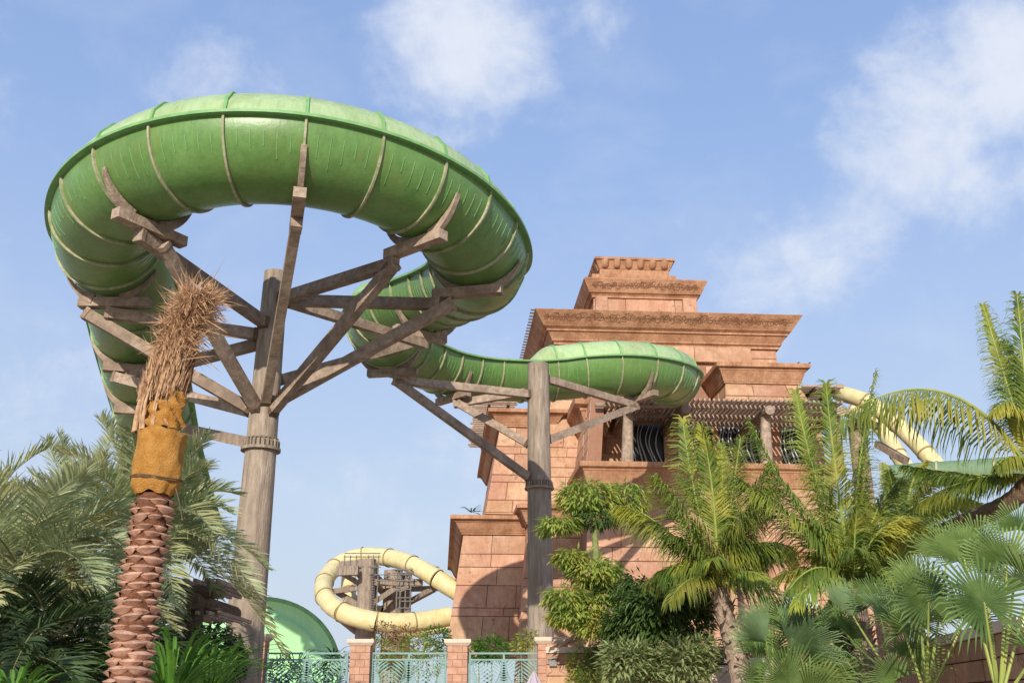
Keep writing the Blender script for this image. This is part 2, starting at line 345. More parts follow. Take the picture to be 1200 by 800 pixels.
P1 = Vector((-6.97, 27.0)); P2 = Vector((1.12, 40.4))
def zrel_at(px, py, Y): return at(px, py, Y).z
p1 = pole('slide_post', 'thick weathered timber post under the big green loop, with struts fanning out', P1.x, P1.y, .545, .345, zrel_at(323, 320, 27), zrel_at(305, 528, 27))
p2 = pole('slide_post', 'thick timber post in front of the tower, flat top against the green slide', P2.x, P2.y, .54, .455, zrel_at(628, 427, 40.4), zrel_at(632, 573, 40.4))
def pend(P, r, target, z):           # point on the surface of a post facing the target
    d = Vector((target.x-P.x, target.y-P.y)).normalized(); return Vector((P.x+d.x*r, P.y+d.y*r, z))
def strut(par, a, b, wd=.25, ht=.31):
    # built-up timber: two faces with a thin seam and end plates
    mb = MB(); mb.beam(a, b, wd, ht); t = (b-a).normalized()
    mb.build('strut', 'beam', par)
    for q0, q1 in ((a-t*.02, a+t*.12), (b-t*.1, b+t*.02)):
        mb = MB(); mb.beam(q0, q1, wd+.03, ht+.03); mb.build('end_plate', 'darkwood' if q0 == a-t*.02 else 'beam', par)
def cradle(par, q0, q1, wd=.30, ht=.26):
    q0 = Vector(q0); q1 = Vector(q1); mb = MB(); mb.beam(q0, q1, wd, ht); mb.build('cradle_beam', 'beam', par)
    # saddle wedges hugging the tube at both ends
    t = (q1-q0).normalized(); c = (q0+q1)/2
    best = min(range(len(spath)), key=lambda i: (spath[i]-c).length)
    tt, n, u = frame(spath, best); P = spath[best]
    for sg in (1, -1):
        prof_o = []; m = 9; inn = []; 
        for k in range(m):
            a = radians(270+sg*(14+ 50*k/(m-1))); inn.append((cos(a)*(TR+.03), sin(a)*(TR+.03)))
            prof_o.append((cos(a)*(TR+.03+.27*(1-k/(m-1))**1.1+.03), sin(a)*(TR+.03+.27*(1-k/(m-1))**1.1+.03)))
        mb = MB(); vs = []; th = .07
        for s in (-th, th): vs += [P+tt*s+n*a+u*b for a, b in inn]+[P+tt*s+n*a+u*b for a, b in prof_o]
        fs = [(0, m, 3*m, 2*m), (m-1, 3*m-1, 4*m-1, 2*m-1)]
        for k in range(m-1): fs += [(k, k+1, m+k+1, m+k), (2*m+k, 3*m+k, 3*m+k+1, 2*m+k+1), (m+k, m+k+1, 3*m+k+1, 3*m+k), (k+1, k, 2*m+k, 2*m+k+1)]
        mb.add(vs, fs); mb.build('saddle', 'beam', par)
def under(px, py, extra=.17):
    """world point on the underside level of the tube below image point px,py"""
    z = 11.0
    for _ in range(8):
        p = atz(px, py, z); i = min(range(len(spath)), key=lambda i: (spath[i]-p).xy.length); z = spath[i].z-EYE-TR-extra
    return p, i
def make_cradle(par, mid, half=1.0):
    p, i = under(*mid); t, n, u = frame(spath, i); c = spath[i]-Vector((0, 0, TR+.2)); hub_ = P1 if par.name == 'slide_post' else P2
    c = c+n*(.2 if n.xy.dot(hub_-c.xy) > 0 else -.2)
    cradle(par, c-n*half, c+n*half); return c, n, t
def arm(par, P, r, mid, ys, offs, half=1.0):
    """cradle under the tube nearest image point mid; struts from the post at image heights ys to positions offs along the cradle"""
    c, n, t = make_cradle(par, mid, half)
    for y, o in zip(ys, offs):
        q = c+n*o-Vector((0, 0, .3)); a = pend(P, r, q, 0); Y = a.y
        a.z = at(600, y, Y).z; strut(par, a, q)
ARMS1 = [((357, 228), (470,), (0,)), ((180, 267), (378, 478), (.3, -.4)), ((115, 356), (392, 480), (.2, .8)), ((140, 432), (402, 484), (.2, .6)), ((172, 492), (520,), (0,)),
         ((525, 272), (350, 482), (-.7, -.7)), ((560, 340), (352, 470), (-.8, -.4)), ((462, 385), (352, 446), (.2, -.2))]
for mid, ys, offs in ARMS1: arm(p1, P1, .36, mid, ys, offs)
for mid, ys, offs in [((455, 437), (462, 560), (.1, .1)), ((520, 468), (459, 520), (.1, .3)), ((748, 466), (444, 516), (-.4, -.4))]: arm(p2, P2, .45, mid, ys, offs)
# ------------------------------------------------------------------ tower
YT = 60.0; AZ = radians(3.9); TU = Vector((cos(AZ), sin(AZ), 0)); TV = Vector((-sin(AZ), cos(AZ), 0)); T0 = Vector((0, YT, 0))
def W(u, v, z): return T0+TU*u+TV*v+Vector((0, 0, z))
def uw(px, py, v):
    r = rel(px, py); t = (v+TV.y*YT)/(r.dot(TV)); p = r*t; d = p-T0; return d.dot(TU), p.z+EYE
tower = thing('temple_tower', 'stepped terracotta stone temple tower with carved cornices behind the green slide', 'tower', W(6, 4, TZ))
ROWS = [.45, 1.12, .76, 1.04, 1.26, .46, 1.34]
blocks_made = [0]
def block(par, pts, th, matn='stone', name='stone_block', join=None):
    """pts: four front corners (u,v,z) ccw from lower-left in tower space; th: thickness back"""
    p = [W(*q) for q in pts]; c = sum(p, Vector())/4; n = (p[1]-p[0]).cross(p[3]-p[0]).normalized()
    e = .018; inner = []
    for i in range(4):
        a = (p[(i+1) % 4]-p[i]).normalized(); b = (p[i-1]-p[i]).normalized(); inner.append(p[i]+(a+b)*e)
    off = n*ru(-.012, .012)
    mb = MB() if join is None else join; mb.add([q-n*th for q in p]+[q-n*.02 for q in p]+[q+off for q in inner],
                      [(0, 1, 5, 4), (1, 2, 6, 5), (2, 3, 7, 6), (3, 0, 4, 7), (4, 5, 9, 8), (5, 6, 10, 9), (6, 7, 11, 10), (7, 4, 8, 11), (8, 9, 10, 11)])
    if join is None: mb.build(name, matn, par); blocks_made[0] += 1
def wall(par, L0, L1, R0, R1, z0, z1, v0, v1, thick, left_depth=0, rows=ROWS, lens=(1.3, 2.7), seed=1, side=False, skip=None, far=None):
    """battered wall of blocks: u on left/right edge at bottom (0) and top (1), v at bottom/top; backing slab behind"""
    rnd = random.Random(seed); j = .014
    def lerp(a, b, z): return a+(b-a)*(z-z0)/(z1-z0)
    d = .09
    mb = MB(); mb.hexa([W(L0+.03, v0+d, z0), W(R0-.03, v0+d, z0), W(R0-.03, v0+thick, z0), W(L0+.03, v0+thick, z0), W(L1+.03, v1+d, z1), W(R1-.03, v1+d, z1), W(R1-.03, v1+thick, z1), W(L1+.03, v1+thick, z1)])
    mb.build('wall_core', 'mortar', par)
    jm = MB(); z = z1; ri = seed
    while z > z0+.1:
        h = rows[ri % len(rows)]; ri += 1; zb = max(z-h, z0)
        ua, ub = lerp(L0, L1, z), lerp(R0, R1, z); u = 0.0; W_ = ub-ua; first = True
        while u < W_-.05:
            l = rnd.uniform(*lens)*(.65 if first and ri % 2 else 1); first = False
            if W_-u-l < .8: l = W_-u
            fa, fb = u/W_, (u+l)/W_
            zt, zbb = z-j, zb+j
            def uat(f, zz): return lerp(L0, L1, zz)+(lerp(R0, R1, zz)-lerp(L0, L1, zz))*f
            ja = 0 if u == 0 else j; jb = 0 if u+l >= W_-.01 else j
            pts = [(uat(fa, zbb)+ja, lerp(v0, v1, zbb), zbb), (uat(fb, zbb)-jb, lerp(v0, v1, zbb), zbb), (uat(fb, zt)-jb, lerp(v0, v1, zt), zt), (uat(fa, zt)+ja, lerp(v0, v1, zt), zt)]
            cu = (pts[0][0]+pts[1][0])/2
            if not (skip and skip(cu, (zt+zbb)/2)): block(par, pts, .1, join=jm if far and far(cu, (zt+zbb)/2) else None)
            u += l
        z = zb
    if side:     # left-hand return face in courses
        z = z1; ri = seed
        while z > z0+.1:
            h = rows[ri % len(rows)]; ri += 1; zb = max(z-h, z0); vv = 0.0; n_ = 0
            while vv < side-.05:
                l = rnd.uniform(1.6, 2.8); l = side-vv if side-vv-l < .8 else l
                a, b = vv, vv+l
                def q(x, zz): return (lerp(L0, L1, zz), lerp(v0, v1, zz)+x, zz)
                block(par, [q(b-j, zb+j), q(a+j, zb+j), q(a+j, z-j), q(b-j, z-j)], .025, join=jm); vv += l
            z = zb
    if jm.v: jm.build('stone_courses', 'stone', par, kind='stuff')
def cornice(par, ul, ur, vf, vb, prof, m='cornice', name='cornice'):
    """stack of (offset, z) rings; straight mouldings all the way round"""
    mb = MB(); rings = []
    for o, z in prof: rings.append([W(ul-o, vf-o, z), W(ur+o, vf-o, z), W(ur+o, vb+o, z), W(ul-o, vb+o, z)])
    for r in rings: mb.v += [tuple(p) for p in r]
    for i in range(len(rings)-1):
        for k in range(4): a = i*4+k; b = i*4+(k+1) % 4; mb.f.append((a, b, b+4, a+4))
    mb.f.append((3, 2, 1, 0)); t = (len(rings)-1)*4; mb.f.append((t, t+1, t+2, t+3)); return mb.build(name, m, par)
def cprof(zb, zt, o):
    h = zt-zb
    return [(0, zb), (.16*o, zb), (.16*o, zb+.07*h), (.24*o, zb+.12*h), (.24*o, zb+.16*h), (.36*o, zb+.30*h), (.58*o, zb+.62*h), (.66*o, zb+.64*h), (.66*o, zb+.70*h), (.94*o, zb+.76*h), (o, zb+.78*h), (o, zt)]
def bigprof(zb, zt, o):      # the two upper cornices: tall flaring carved fascia above mouldings
    h = zt-zb
    return [(0, zb), (.12*o, zb), (.12*o, zb+.07*h), (.22*o, zb+.12*h), (.22*o, zb+.16*h), (.40*o, zb+.40*h), (.46*o, zb+.40*h), (.46*o, zb+.46*h), (.60*o, zb+.53*h), (.62*o, zb+.56*h), (o, zb+.985*h), (o, zt)]
def relief(par, u0, u1, vf, oa, za, ob, zb, seed=3, s=1.0):
    """carved curls and discs on a flaring fascia between (offset oa, za) and (ob, zb)"""
    rnd = random.Random(seed); H = sqrt((ob-oa)**2+(zb-za)**2)
    def Q(u, y):
        f = y/H; o = oa+(ob-oa)*f; return W(u, vf-o-.012, za+(zb-za)*f)
    mb = MB()
    def line(pts, r=.018): mb.tube([Q(a, b) for a, b in pts], r, 4, False)
    mid = H*.5; line([(u0, mid), ((u0+u1)/2, mid+.02), (u1, mid)], .018); u = u0
    while u < u1-.4:
        r = H*rnd.uniform(.17, .30); c = u+r; y = mid+rnd.uniform(-.1, .1)*H; a0 = rnd.uniform(0, 6); tn = rnd.uniform(6, 12)
        line([(c+r*(1-t/18)*cos(a0+t*tn/15), y+r*(1-t/18)*sin(a0+t*tn/15)) for t in range(16)])
        if rnd.random() < .6: line([(c-r*1.2+2.4*r*t/8, y+r*.9*sin(a0+t*.8)) for t in range(9)])
        if rnd.random() < .35: line([(c-r*.8, y-r), (c-r*.8, y+r*.8), (c+r*.5, y+r*.8), (c+r*.5, y)])
        if rnd.random() < .3: line([(c+r*.4*cos(t), y+r*.4*sin(t)) for t in range(8)], .016)
        u += r*rnd.uniform(1.1, 1.7)
    mb.build('carved_relief', 'groove_shade', par, kind='stuff')  # raised lines, with groove shade put into their colour
# --- lower left block
V = -1.0
uL1, zt0 = uw(543, 626, V); uL0, zb0 = uw(521.5, 770, V); uR0, _ = uw(640, 700, V); _, zc0 = uw(528, 602.5, V-.75)
wall(tower, uL0, uL1, uR0, uR0, zb0, zt0, V-.35, V, 2, seed=1, lens=(1.5, 3.2), side=22)
cornice(tower, uL1, uR0, V, V+22.5, cprof(zt0, zc0, .78))
# --- second tier left block
V = .3
a1, zt1 = uw(586, 500, V); a0, zb1 = uw(568.5, 603, V); ar, _ = uw(650, 560, V); _, zc1 = uw(571, 478, V-.7)
wall(tower, a0, a1, ar, ar, zb1, zt1, V-.3, V, 2, seed=4, side=17)
cornice(tower, a1, ar, V, V+18, cprof(zt1, zc1, .78))
# --- main shaft up to the big cornice
V3 = .55
s1, zs1 = uw(652, 404, V3); s0, zs0 = uw(632, 600, V3-.9); e1, _ = uw(908, 402, V3); e0, _ = uw(938, 600, V3-.9)
op0, _ = uw(700, 430, V3); op1, _ = uw(845, 430, V3); _, zo = uw(800, 423, V3-.1); _, zo2 = uw(800, 465, V3)
wall(tower, s0, s1, e0, e1, zs0, zs1, V3-.9, V3, 7, seed=6, rows=[.62, .66, .6, 1.1, .8], lens=(1.3, 3.0), skip=lambda u, z: op0 < u < op1 and zo2-.4 < z < zo+.1, far=lambda u, z: u > op0-.2 and z < zo2)
_, zb_ = uw(623, 360.5, V3-1.55)
cornice(tower, s1, e1, V3, V3+9.5, bigprof(zs1-.02, zb_, 1.5), name='carved_cornice')
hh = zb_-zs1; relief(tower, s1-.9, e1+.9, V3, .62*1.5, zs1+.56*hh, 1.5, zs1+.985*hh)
# little ledge row of boards seen on the left side of the big cornice
for k in range(22):
    mb = MB(); q = V3-1.4+k*.55; mb.beam(W(s1-1.5, q, zb_-.09), W(s1-1.78, q, zb_-.09), .12, .07); mb.build('edge_tile', 'darkwood', tower)
# lintel course standing proud
l0, zl0 = uw(690, 421, V3-.3); l1, zl1 = uw(880, 407.5, V3-.3)
uu = l0
while uu < l1-.1:
    ll = min(ru(2.6, 3.6), l1-uu); ll = l1-uu if l1-uu-ll < 1 else ll
    block(tower, [(uu+.015, V3-.34, zl0), (uu+ll-.015, V3-.34, zl0), (uu+ll-.015, V3-.3, zl1), (uu+.015, V3-.3, zl1)], .5, name='lintel_stone'); uu += ll
# --- third cap tier
V4 = 1.7
c0, z40 = uw(696, 363, V4); c1, z41 = uw(815, 352, V4); _, z42 = uw(690, 322.5, V4-.9); _, z4b = uw(760, 372, V4)
wall(tower, c0-.1, c0, c1+.1, c1, z4b-1, z41, V4-.05, V4, 5, rows=[.9], seed=2, lens=(2.2, 3.4))
for k, (pa, pb) in enumerate(((698, 712), (800, 816))):
    ua, _ = uw(pa, 350, V4-.25); ub, _ = uw(pb, 350, V4-.25); block(tower, [(ua, V4-.3, z4b-.6), (ub, V4-.3, z4b-.6), (ub, V4-.3, z41), (ua, V4-.3, z41)], .3, name='pier_stone')
cornice(tower, c0, c1, V4, V4+5.6, [(0, z41-.02), (.12, z41), (.12, z41+.14), (.2, z41+.22), (.2, z41+.27), (.32, z41+.29), (.72, z42-.12), (.62, z42-.1), (.62, z42)], name='carved_cornice')
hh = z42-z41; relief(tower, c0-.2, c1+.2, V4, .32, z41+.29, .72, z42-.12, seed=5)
# small rolled ledge on top of it
V5 = 2.35
f0, z50 = uw(703, 322, V5); f1, z51 = uw(784, 317.5, V5); _, z52 = uw(700, 300, V5-.35)
cornice(tower, f0-.55, f1+.45, V5-.1, V5+4, [(0, z42-.1), (0, z50+.02), (-.1, z50+.05)], name='ledge')
cornice(tower, f0, f1, V5, V5+3.6, [(0, z50-.1), (.0, z51), (.05, z51+.05), (.28, z52-.22), (.38, z52-.2), (.38, z52-.06), (.3, z52)], name='top_cornice')
for k in range(6):       # drooping petal corbels round the crown
    uc = f0+.35+(f1-f0-.7)*k/5; mb = MB(); h = z52-.24-z51
    prof = []
    for (fy, wd, o) in ((0, .10, .10), (.12, .24, .20), (.4, .30, .30), (.75, .33, .36), (1, .35, .37)):
        z = z51+.04+h*fy
        prof.append([W(uc-wd, V5+.1, z), W(uc-wd*.8, V5-o*.75, z), W(uc, V5-o-.05, z), W(uc+wd*.8, V5-o*.75, z), W(uc+wd, V5+.1, z)])
    for r_ in prof: mb.v += [tuple(p) for p in r_]
    for i in range(4):
        for q in range(4): a = i*5+q; mb.f.append((a, a+1, a+6, a+5))
    mb.f.append((4, 3, 2, 1, 0)); mb.f.append((20, 21, 22, 23, 24)); mb.build('petal_corbel', 'cornice', tower, True)
for k in range(4):
    vc = V5+.4+k*.9; mb = MB(); h = z52-.24-z51
    mb.hexa([W(f0+.05, vc-.1, z51), W(f0+.05, vc+.1, z51), W(f0-.1, vc+.1, z51), W(f0-.1, vc-.1, z51), W(f0+.05, vc-.33, z52-.22), W(f0+.05, vc+.33, z52-.22), W(f0-.38, vc+.33, z52-.22), W(f0-.38, vc-.33, z52-.22)])
    mb.build('petal_corbel', 'cornice', tower)
for pxx in (729, 745, 760):
    uc, zc = uw(pxx, 319.5, V5-.12); mb = MB(); mb.box((0, 0, 0), (.16, .3, .1)); o = mb.build('drain_hole', 'dark', tower); o.matrix_world = Matrix.Translation(W(uc, V5-.06, zc-.05)) 
# --- right block with its own cornice
VR = -3.0
b0, zr0 = uw(850, 449, VR); b1, _ = uw(936, 449, VR); _, zr1 = uw(835, 424, VR-.5); _, zrb = uw(841, 470, VR)
wall(tower, b0-.1, b0, b1+.5, b1, zrb, zr0, VR-.1, VR, 3.3, rows=[.55, .8], seed=3, side=3)
cornice(tower, b0, b1, VR, VR+3.4, cprof(zr0, zr1, .62))
# --- central lower block, a step nearer than its neighbours
VC = -2.6
h1, zh1 = uw(619, 614, VC); h0, zh0 = uw(604, 790, VC); hr, _ = uw(745, 650, VC); _, zhc = uw(619, 590, VC-.6)
wall(tower, h0, h1, hr, hr, zh0-.5, zh1, VC-.4, VC, 2, seed=2, side=2)
cornice(tower, h1, hr, VC, VC+4, cprof(zh1, zhc, .7))
# --- balcony block
VB = -5.5
g0, zg1 = uw(690, 569, VB); g1, _ = uw(975, 569, VB); _, zledge = uw(690, 540, VB-.45); _, zg0 = uw(690, 790, VB)
wall(tower, g0-.7, g0, g1+.7, g1, zg0-.6, zg1, VB-.5, VB, 3.0, seed=5, lens=(1.4, 3.0))
cornice(tower, g0, g1, VB, VB+6, cprof(zg1, zledge, .55), name='balcony_ledge')
# side walls of the balcony recess (left pier going up to the shaft) 
ps, zps = uw(693, 470, VB+.4); pb_, _ = uw(686, 540, VB)
mb = MB(); mb.hexa([W(pb_+.1, VB+.1, zledge), W(pb_+.9, VB+.1, zledge), W(pb_+.9, .2, zledge), W(pb_+.1, .2, zledge), W(ps+.12, VB+.7, zps+1.2), W(ps+.9, VB+.7, zps+1.2), W(ps+.9, .4, zps+1.2), W(ps+.12, .4, zps+1.2)])
for (k, z0_, z1_) in [(i, zledge+i*.78, min(zledge+(i+1)*.78, zps+1.2)) for i in range(7)]:
    H_ = zps+1.2-zledge
    def ul_(z): return (pb_+.1)+(ps-pb_+.02)*(z-zledge)/H_
    def vl_(z): return VB+.1+.6*(z-zledge)/H_
    vv = 0; vend = 5.4; off = ru(1.2, 2.2)
    if z1_-z0_ < .1: continue
    for (a_, b_) in ((0, off), (off, off+2.0), (off+2.0, 5.0)):
        block(tower, [(ul_(z0_)-.03, vl_(z0_)+b_-.02, z0_+.02), (ul_(z0_)-.03, vl_(z0_)+a_+.01, z0_+.02), (ul_(z1_)-.03, vl_(z1_)+a_+.01, z1_-.02), (ul_(z1_)-.03, vl_(z1_)+b_-.02, z1_-.02)], .05)
mb.build('wall_core', 'mortar', tower)
# moulding stub on that pier
ct, zct = uw(661, 464, VB+2.2)
cornice(tower, ps+.2, ps+1, VB+2.6, .3, cprof(zps-1.5, zps+.7, 1.0))
# recess back wall with openings and curly grilles
VK = -1.0
k0, _ = uw(693, 520, VK); k1, _ = uw(965, 520, VK)
kz0 = zledge-.3; _, kz1 = uw(800, 470, VK)
def grille(u0, u1, z0, z1, v):
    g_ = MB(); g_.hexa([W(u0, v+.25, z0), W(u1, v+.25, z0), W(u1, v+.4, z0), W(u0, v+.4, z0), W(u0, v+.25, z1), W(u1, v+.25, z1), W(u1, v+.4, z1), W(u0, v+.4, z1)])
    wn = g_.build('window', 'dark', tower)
    x = u0+.2; k = 0
    while x < u1-.2:
        m_ = MB(); h = z1-z0; ph = k % 2
        pts = [W(x+.20*sin(2.6*pi*t/16)+.05*sin(7*t+k), v+.1+.03*ph, z0+.05+(h-.1)*t/16) for t in range(17)]
        m_.tube(pts, [.02+.03*abs(sin(2.6*pi*t/32)) for t in range(17)], 6); o = m_.build('curly_bar', 'iron', wn); x += .21+.16*(k % 2); k += 1
def solid(u0, u1, z0, z1, v=VK, th=.6, seed=9): wall(tower, u0, u0, u1, u1, z0, z1, v, v, th, rows=[1.0, .7], seed=seed, lens=(1.3, 2.2))
wins = [(736, 778), (800, 836), (843, 895), (915, 940)]
prev_ = k0
for i_, (pa, pb2) in enumerate(wins):
    ua, _ = uw(pa, 520, VK); ub, _ = uw(pb2, 520, VK); solid(prev_, ua, kz0, kz1, seed=9+i_); grille(ua, ub, kz0, kz1-.5, VK); prev_ = ub
    solid(ua, ub, kz1-.5, kz1, seed=20+i_)
solid(prev_, k1, kz0, kz1, seed=15)
grille(op0+.5, op1, zo2-.6, zo, V3-.05)
# right lower service wall
rx0, rz0 = uw(935, 660, -7); rx1, _ = uw(1035, 660, -7); _, rzb = uw(935, 800, -7)
annex = thing('low_annex', 'low pink stone building with a cornice glimpsed between the coconut palms', 'building', W(rx0, -7, TZ))
wall(annex, rx0, rx0+.1, rx1, rx1-.1, rzb-1, rz0, -7.1, -7, 2.5, seed=8, side=2.5)
cornice(annex, rx0+.1, rx1-.1, -7, -4, cprof(rz0, rz0+.75, .4))
# --- balcony pergola
pg = thing('balcony_pergola', 'timber pergola with diagonal slats over the tower balcony', 'pergola', W(g0+4, VB, zledge))
VF = VB-.9; _, zlog = uw(739, 477, VF); _, zslat = uw(760, 464.5, VF-.2); 
for px_ in (739, 804, 902, 985):
    uc, _ = uw(px_, 477, VF); mb = MB(); mb.tube([W(uc, VF, zlog), W(uc, VK+.2, zlog)], .28, 14); mb.build('log_beam', 'beam', pg, False)
    mb = MB(); mb.tube([W(uc-.12, VB+.15, zledge), W(uc-.05, VB+.1, (zledge+zlog)/2), W(uc, VB, zlog-.2)], [.36, .32, .27], 14); mb.build('post', 'beam', pg)
pu0, _ = uw(700, 470, VF); pu1, _ = uw(990, 470, VF)
for vv_ in (VF+.9, VF+3.0, VF+4.6):
    mb = MB(); mb.tube([W(pu0, vv_, zlog+.38), W(pu1, vv_, zlog+.38)], .14, 10); mb.build('cross_log', 'beam', pg)
k = 0; u_ = pu0+.6
while u_ < pu1:
    mb = MB(); mb.beam(W(u_, VF-.2, zslat-.1), W(u_, VK-.05, zslat-.1), .11, .15); mb.build('slat', 'slat', pg); u_ += .275
# --- side louver roofs on the tower (left and right)
def louvre(px0, px1, py0, py1, v, depth, n, label):
    u0, z1 = uw(px0, py0, v); u1, z0 = uw(px1, py1, v)
    t = thing('slatted_canopy', label, 'canopy', W((u0+u1)/2, v, z0)); 
    for k in range(n):
        f = k/(n-1); mb = MB(); z = z1-(z1-z0)*.25; a = v+depth*f; e = ru(-.15, .15)
        mb.beam(W(u0+e, a, z), W(u1+e*.5, a, z), .16, .12); mb.build('slat', 'slat', t)
    for uu_ in (u0+(u1-u0)*.35, u0+(u1-u0)*.8):
        mb = MB(); mb.beam(W(uu_, v-.2, z1-(z1-z0)*.25-.15), W(uu_, v+depth+.2, z1-(z1-z0)*.25-.15), .16, .2); mb.build('rafter', 'darkwood', t)
    return t
louvre(556, 606, 468, 478, 1.8, 12, 26, 'dark slatted timber canopy sticking out left of the second tier')
louvre(938, 989, 449, 463, -3.4, 2.8, 9, 'dark slatted timber canopy sticking out right of the tower')
# small things on the tower
for k, (px_, py_) in enumerate(((936, 421), (949, 421))):
    uc, zc = uw(px_, py_, VR-.5); mb = MB(); c = W(uc, VR-.3, zr1+.12)
    mb.tube([c+Vector((-.13, 0, -.06)), c+Vector((-.04, 0, -.03)), c+Vector((.04, 0, 0)), c+Vector((.08, 0, .06)), c+Vector((.12, 0, .05))], [.01, .04, .05, .03, .006], 8); mb.tube([c+Vector((0, 0, -.13)), c], .012, 4)
    tag(mb.build('bird', 'dark', None), 'tiny dark bird perched on the right cornice, %s' % ('left of the pair' if k == 0 else 'at the very corner'), 'bird', 'birds on the right cornice')
# ------------------------------------------------------------------ plant builders
def bez(p0, p1, p2, n): return [p0*(1-t)**2+p1*2*t*(1-t)+p2*t*t for t in [k/n for k in range(n+1)]]
def frond(par, p0, p1, p2, ll, n=46, droop=.5, lift=.3, ang=55, wd=.035, m='date', rm=None, rr=.03, start=.12, name='frond', fold=2, seglen=None):
    """feather leaf along a quadratic curve; leaflets fold down under gravity"""
    rm = rm or ('daterib' if m in ('date', 'datedark') else 'rachis'); path = bez(p0, p1, p2, 14); mb = MB(); G = Vector((0, 0, -1))
    side_tw = ru(-.25, .25)
    for k in range(n):
        t = start+(1-start)*k/(n-1); a = path[0]*0
        x = t*14; i = min(int(x), 13); f = x-i; P = path[i].lerp(path[i+1], f); T = (path[i+1]-path[i]).normalized()
        sd_ = T.cross(Vector((0, 0, 1)))
        if sd_.length < .15: sd_ = T.cross(Vector((.3, 1, 0)))
        sd_.normalize(); up = sd_.cross(T).normalized()
        sd_ = (sd_*cos(side_tw)+up*sin(side_tw)); up = sd_.cross(T)
        env = min(1, (t-start+.05)*6)*(1-.62*max(0, (t-.45)/.55)**1.6)
        aa = radians(ang*(1.15-.55*t))
        for sg in (1, -1):
            l = ll*env*ru(.75, 1.15); aa2 = aa+ru(-.22, .22); d = (T*cos(aa2)+sd_*sg*sin(aa)+up*(lift+ru(-.35, .3))).normalized()
            q0 = P; q1 = P+d*l*.45+G*l*droop*.12; d2 = (d+G*droop*ru(.75, 1.2)).normalized(); q2 = q1+d2*l*.35; d3 = (d2+G*droop*.9).normalized(); q3 = q2+d3*l*.25
            wv = (T-d*T.dot(d)); wv = wv.normalized() if wv.length > .1 else up
            wv = (wv+up*ru(-.5, .5)).normalized()*wd
            n0 = len(mb.v); mb.v += [tuple(q0-wv*.4), tuple(q0+wv*.4), tuple(q1-wv), tuple(q1+wv), tuple(q2-wv*.7), tuple(q2+wv*.7), tuple(q3)]
            mb.f += [(n0, n0+1, n0+3, n0+2), (n0+2, n0+3, n0+5, n0+4), (n0+4, n0+5, n0+6)]
    o = mb.build(name, m, par)
    st = MB(); st.tube(path, [rr*(1-.85*k/14) for k in range(15)], 6); st.build('rachis', rm, o)
    return o
def crown(par, B, n, L, ll, pitch=(-25, 75), azr=(0, 360), m='date', seed=1, droop=.5, lift=.3, sag=.5, nl=46, wd=.035, rr=.03, ang=55):
    rnd = random.Random(seed)
    for k in range(n):
        az = radians(azr[0]+(azr[1]-azr[0])*((k*.618034) % 1)+rnd.uniform(-8, 8)); el = radians(pitch[0]+(pitch[1]-pitch[0])*(k+.5)/n)
        l = L*rnd.uniform(.85, 1.1); d = Vector((cos(az)*cos(el), sin(az)*cos(el), sin(el)))
        p1_ = B+d*l*.55; p2_ = B+Vector((cos(az), sin(az), 0))*l*cos(el)*.98+Vector((0, 0, l*(sin(el)-sag*cos(el)*.9-.08)))
        frond(par, B, p1_, p2_, ll, nl, droop, lift, ang, wd, m, rr=rr)
def palm_trunk(par, pts, r0, r1, m='browntrunk', name='trunk', rough=.12, stubs=0):
    path = catmull(pts, 8); n = len(path); mb = MB()
    mb.tube(path, [(r0+(r1-r0)*i/(n-1))*(1+rough*(.5 if i % 2 else -.3)+ru(-.03, .03)) for i in range(n)], 14); mb.build(name, m, par)
def fibre_stubs(par, a, b, r, n, m='greytrunk', seed=2):
    rnd = random.Random(seed)
    for k in range(n):
        f = k/n; c = a.lerp(b, f); az = k*2.4; d = Vector((cos(az), sin(az), 0)); l = rnd.uniform(.22, .5); t = Vector((-d.y, d.x, 0))*rnd.uniform(.05, .09)
        mb = MB(); up = Vector((0, 0, 1)); q0 = c+d*r*.8; q1 = q0+d*l*.35+up*l*.55; q2 = q1+d*l*.55-up*l*rnd.uniform(-.2, .5)
        th = d*.02
        mb.add([q0-t, q0+t, q1-t*.8, q1+t*.8, q2-t*.25, q2+t*.25, q0-t-th, q0+t-th, q1-t*.8-th, q1+t*.8-th], [(0, 1, 3, 2), (2, 3, 5, 4), (7, 6, 8, 9), (0, 2, 8, 6), (1, 7, 9, 3)])
        mb.build('leaf_base', m, par)
# ------------------------------------------------------------------ wrapped palm in front
HY = 11.5
hp = thing('wrapped_date_palm', 'foremost date palm with tied straw fronds on top and an orange burlap wrap', 'palm tree', (at(152, 800, HY).x, HY, 0))
bx = at(152, 800, HY).x; ztr = at(180, 580, HY).z; rt = .205
mb = MB(); hs = [ztr*k/26 for k in range(27)]
mb.tube([(bx+.02*sin(h*2), HY, h) for h in hs], [rt*(1.14-.18*h/ztr)*.95 for h in hs], 20); mb.build('trunk', 'palmtrunk', hp)
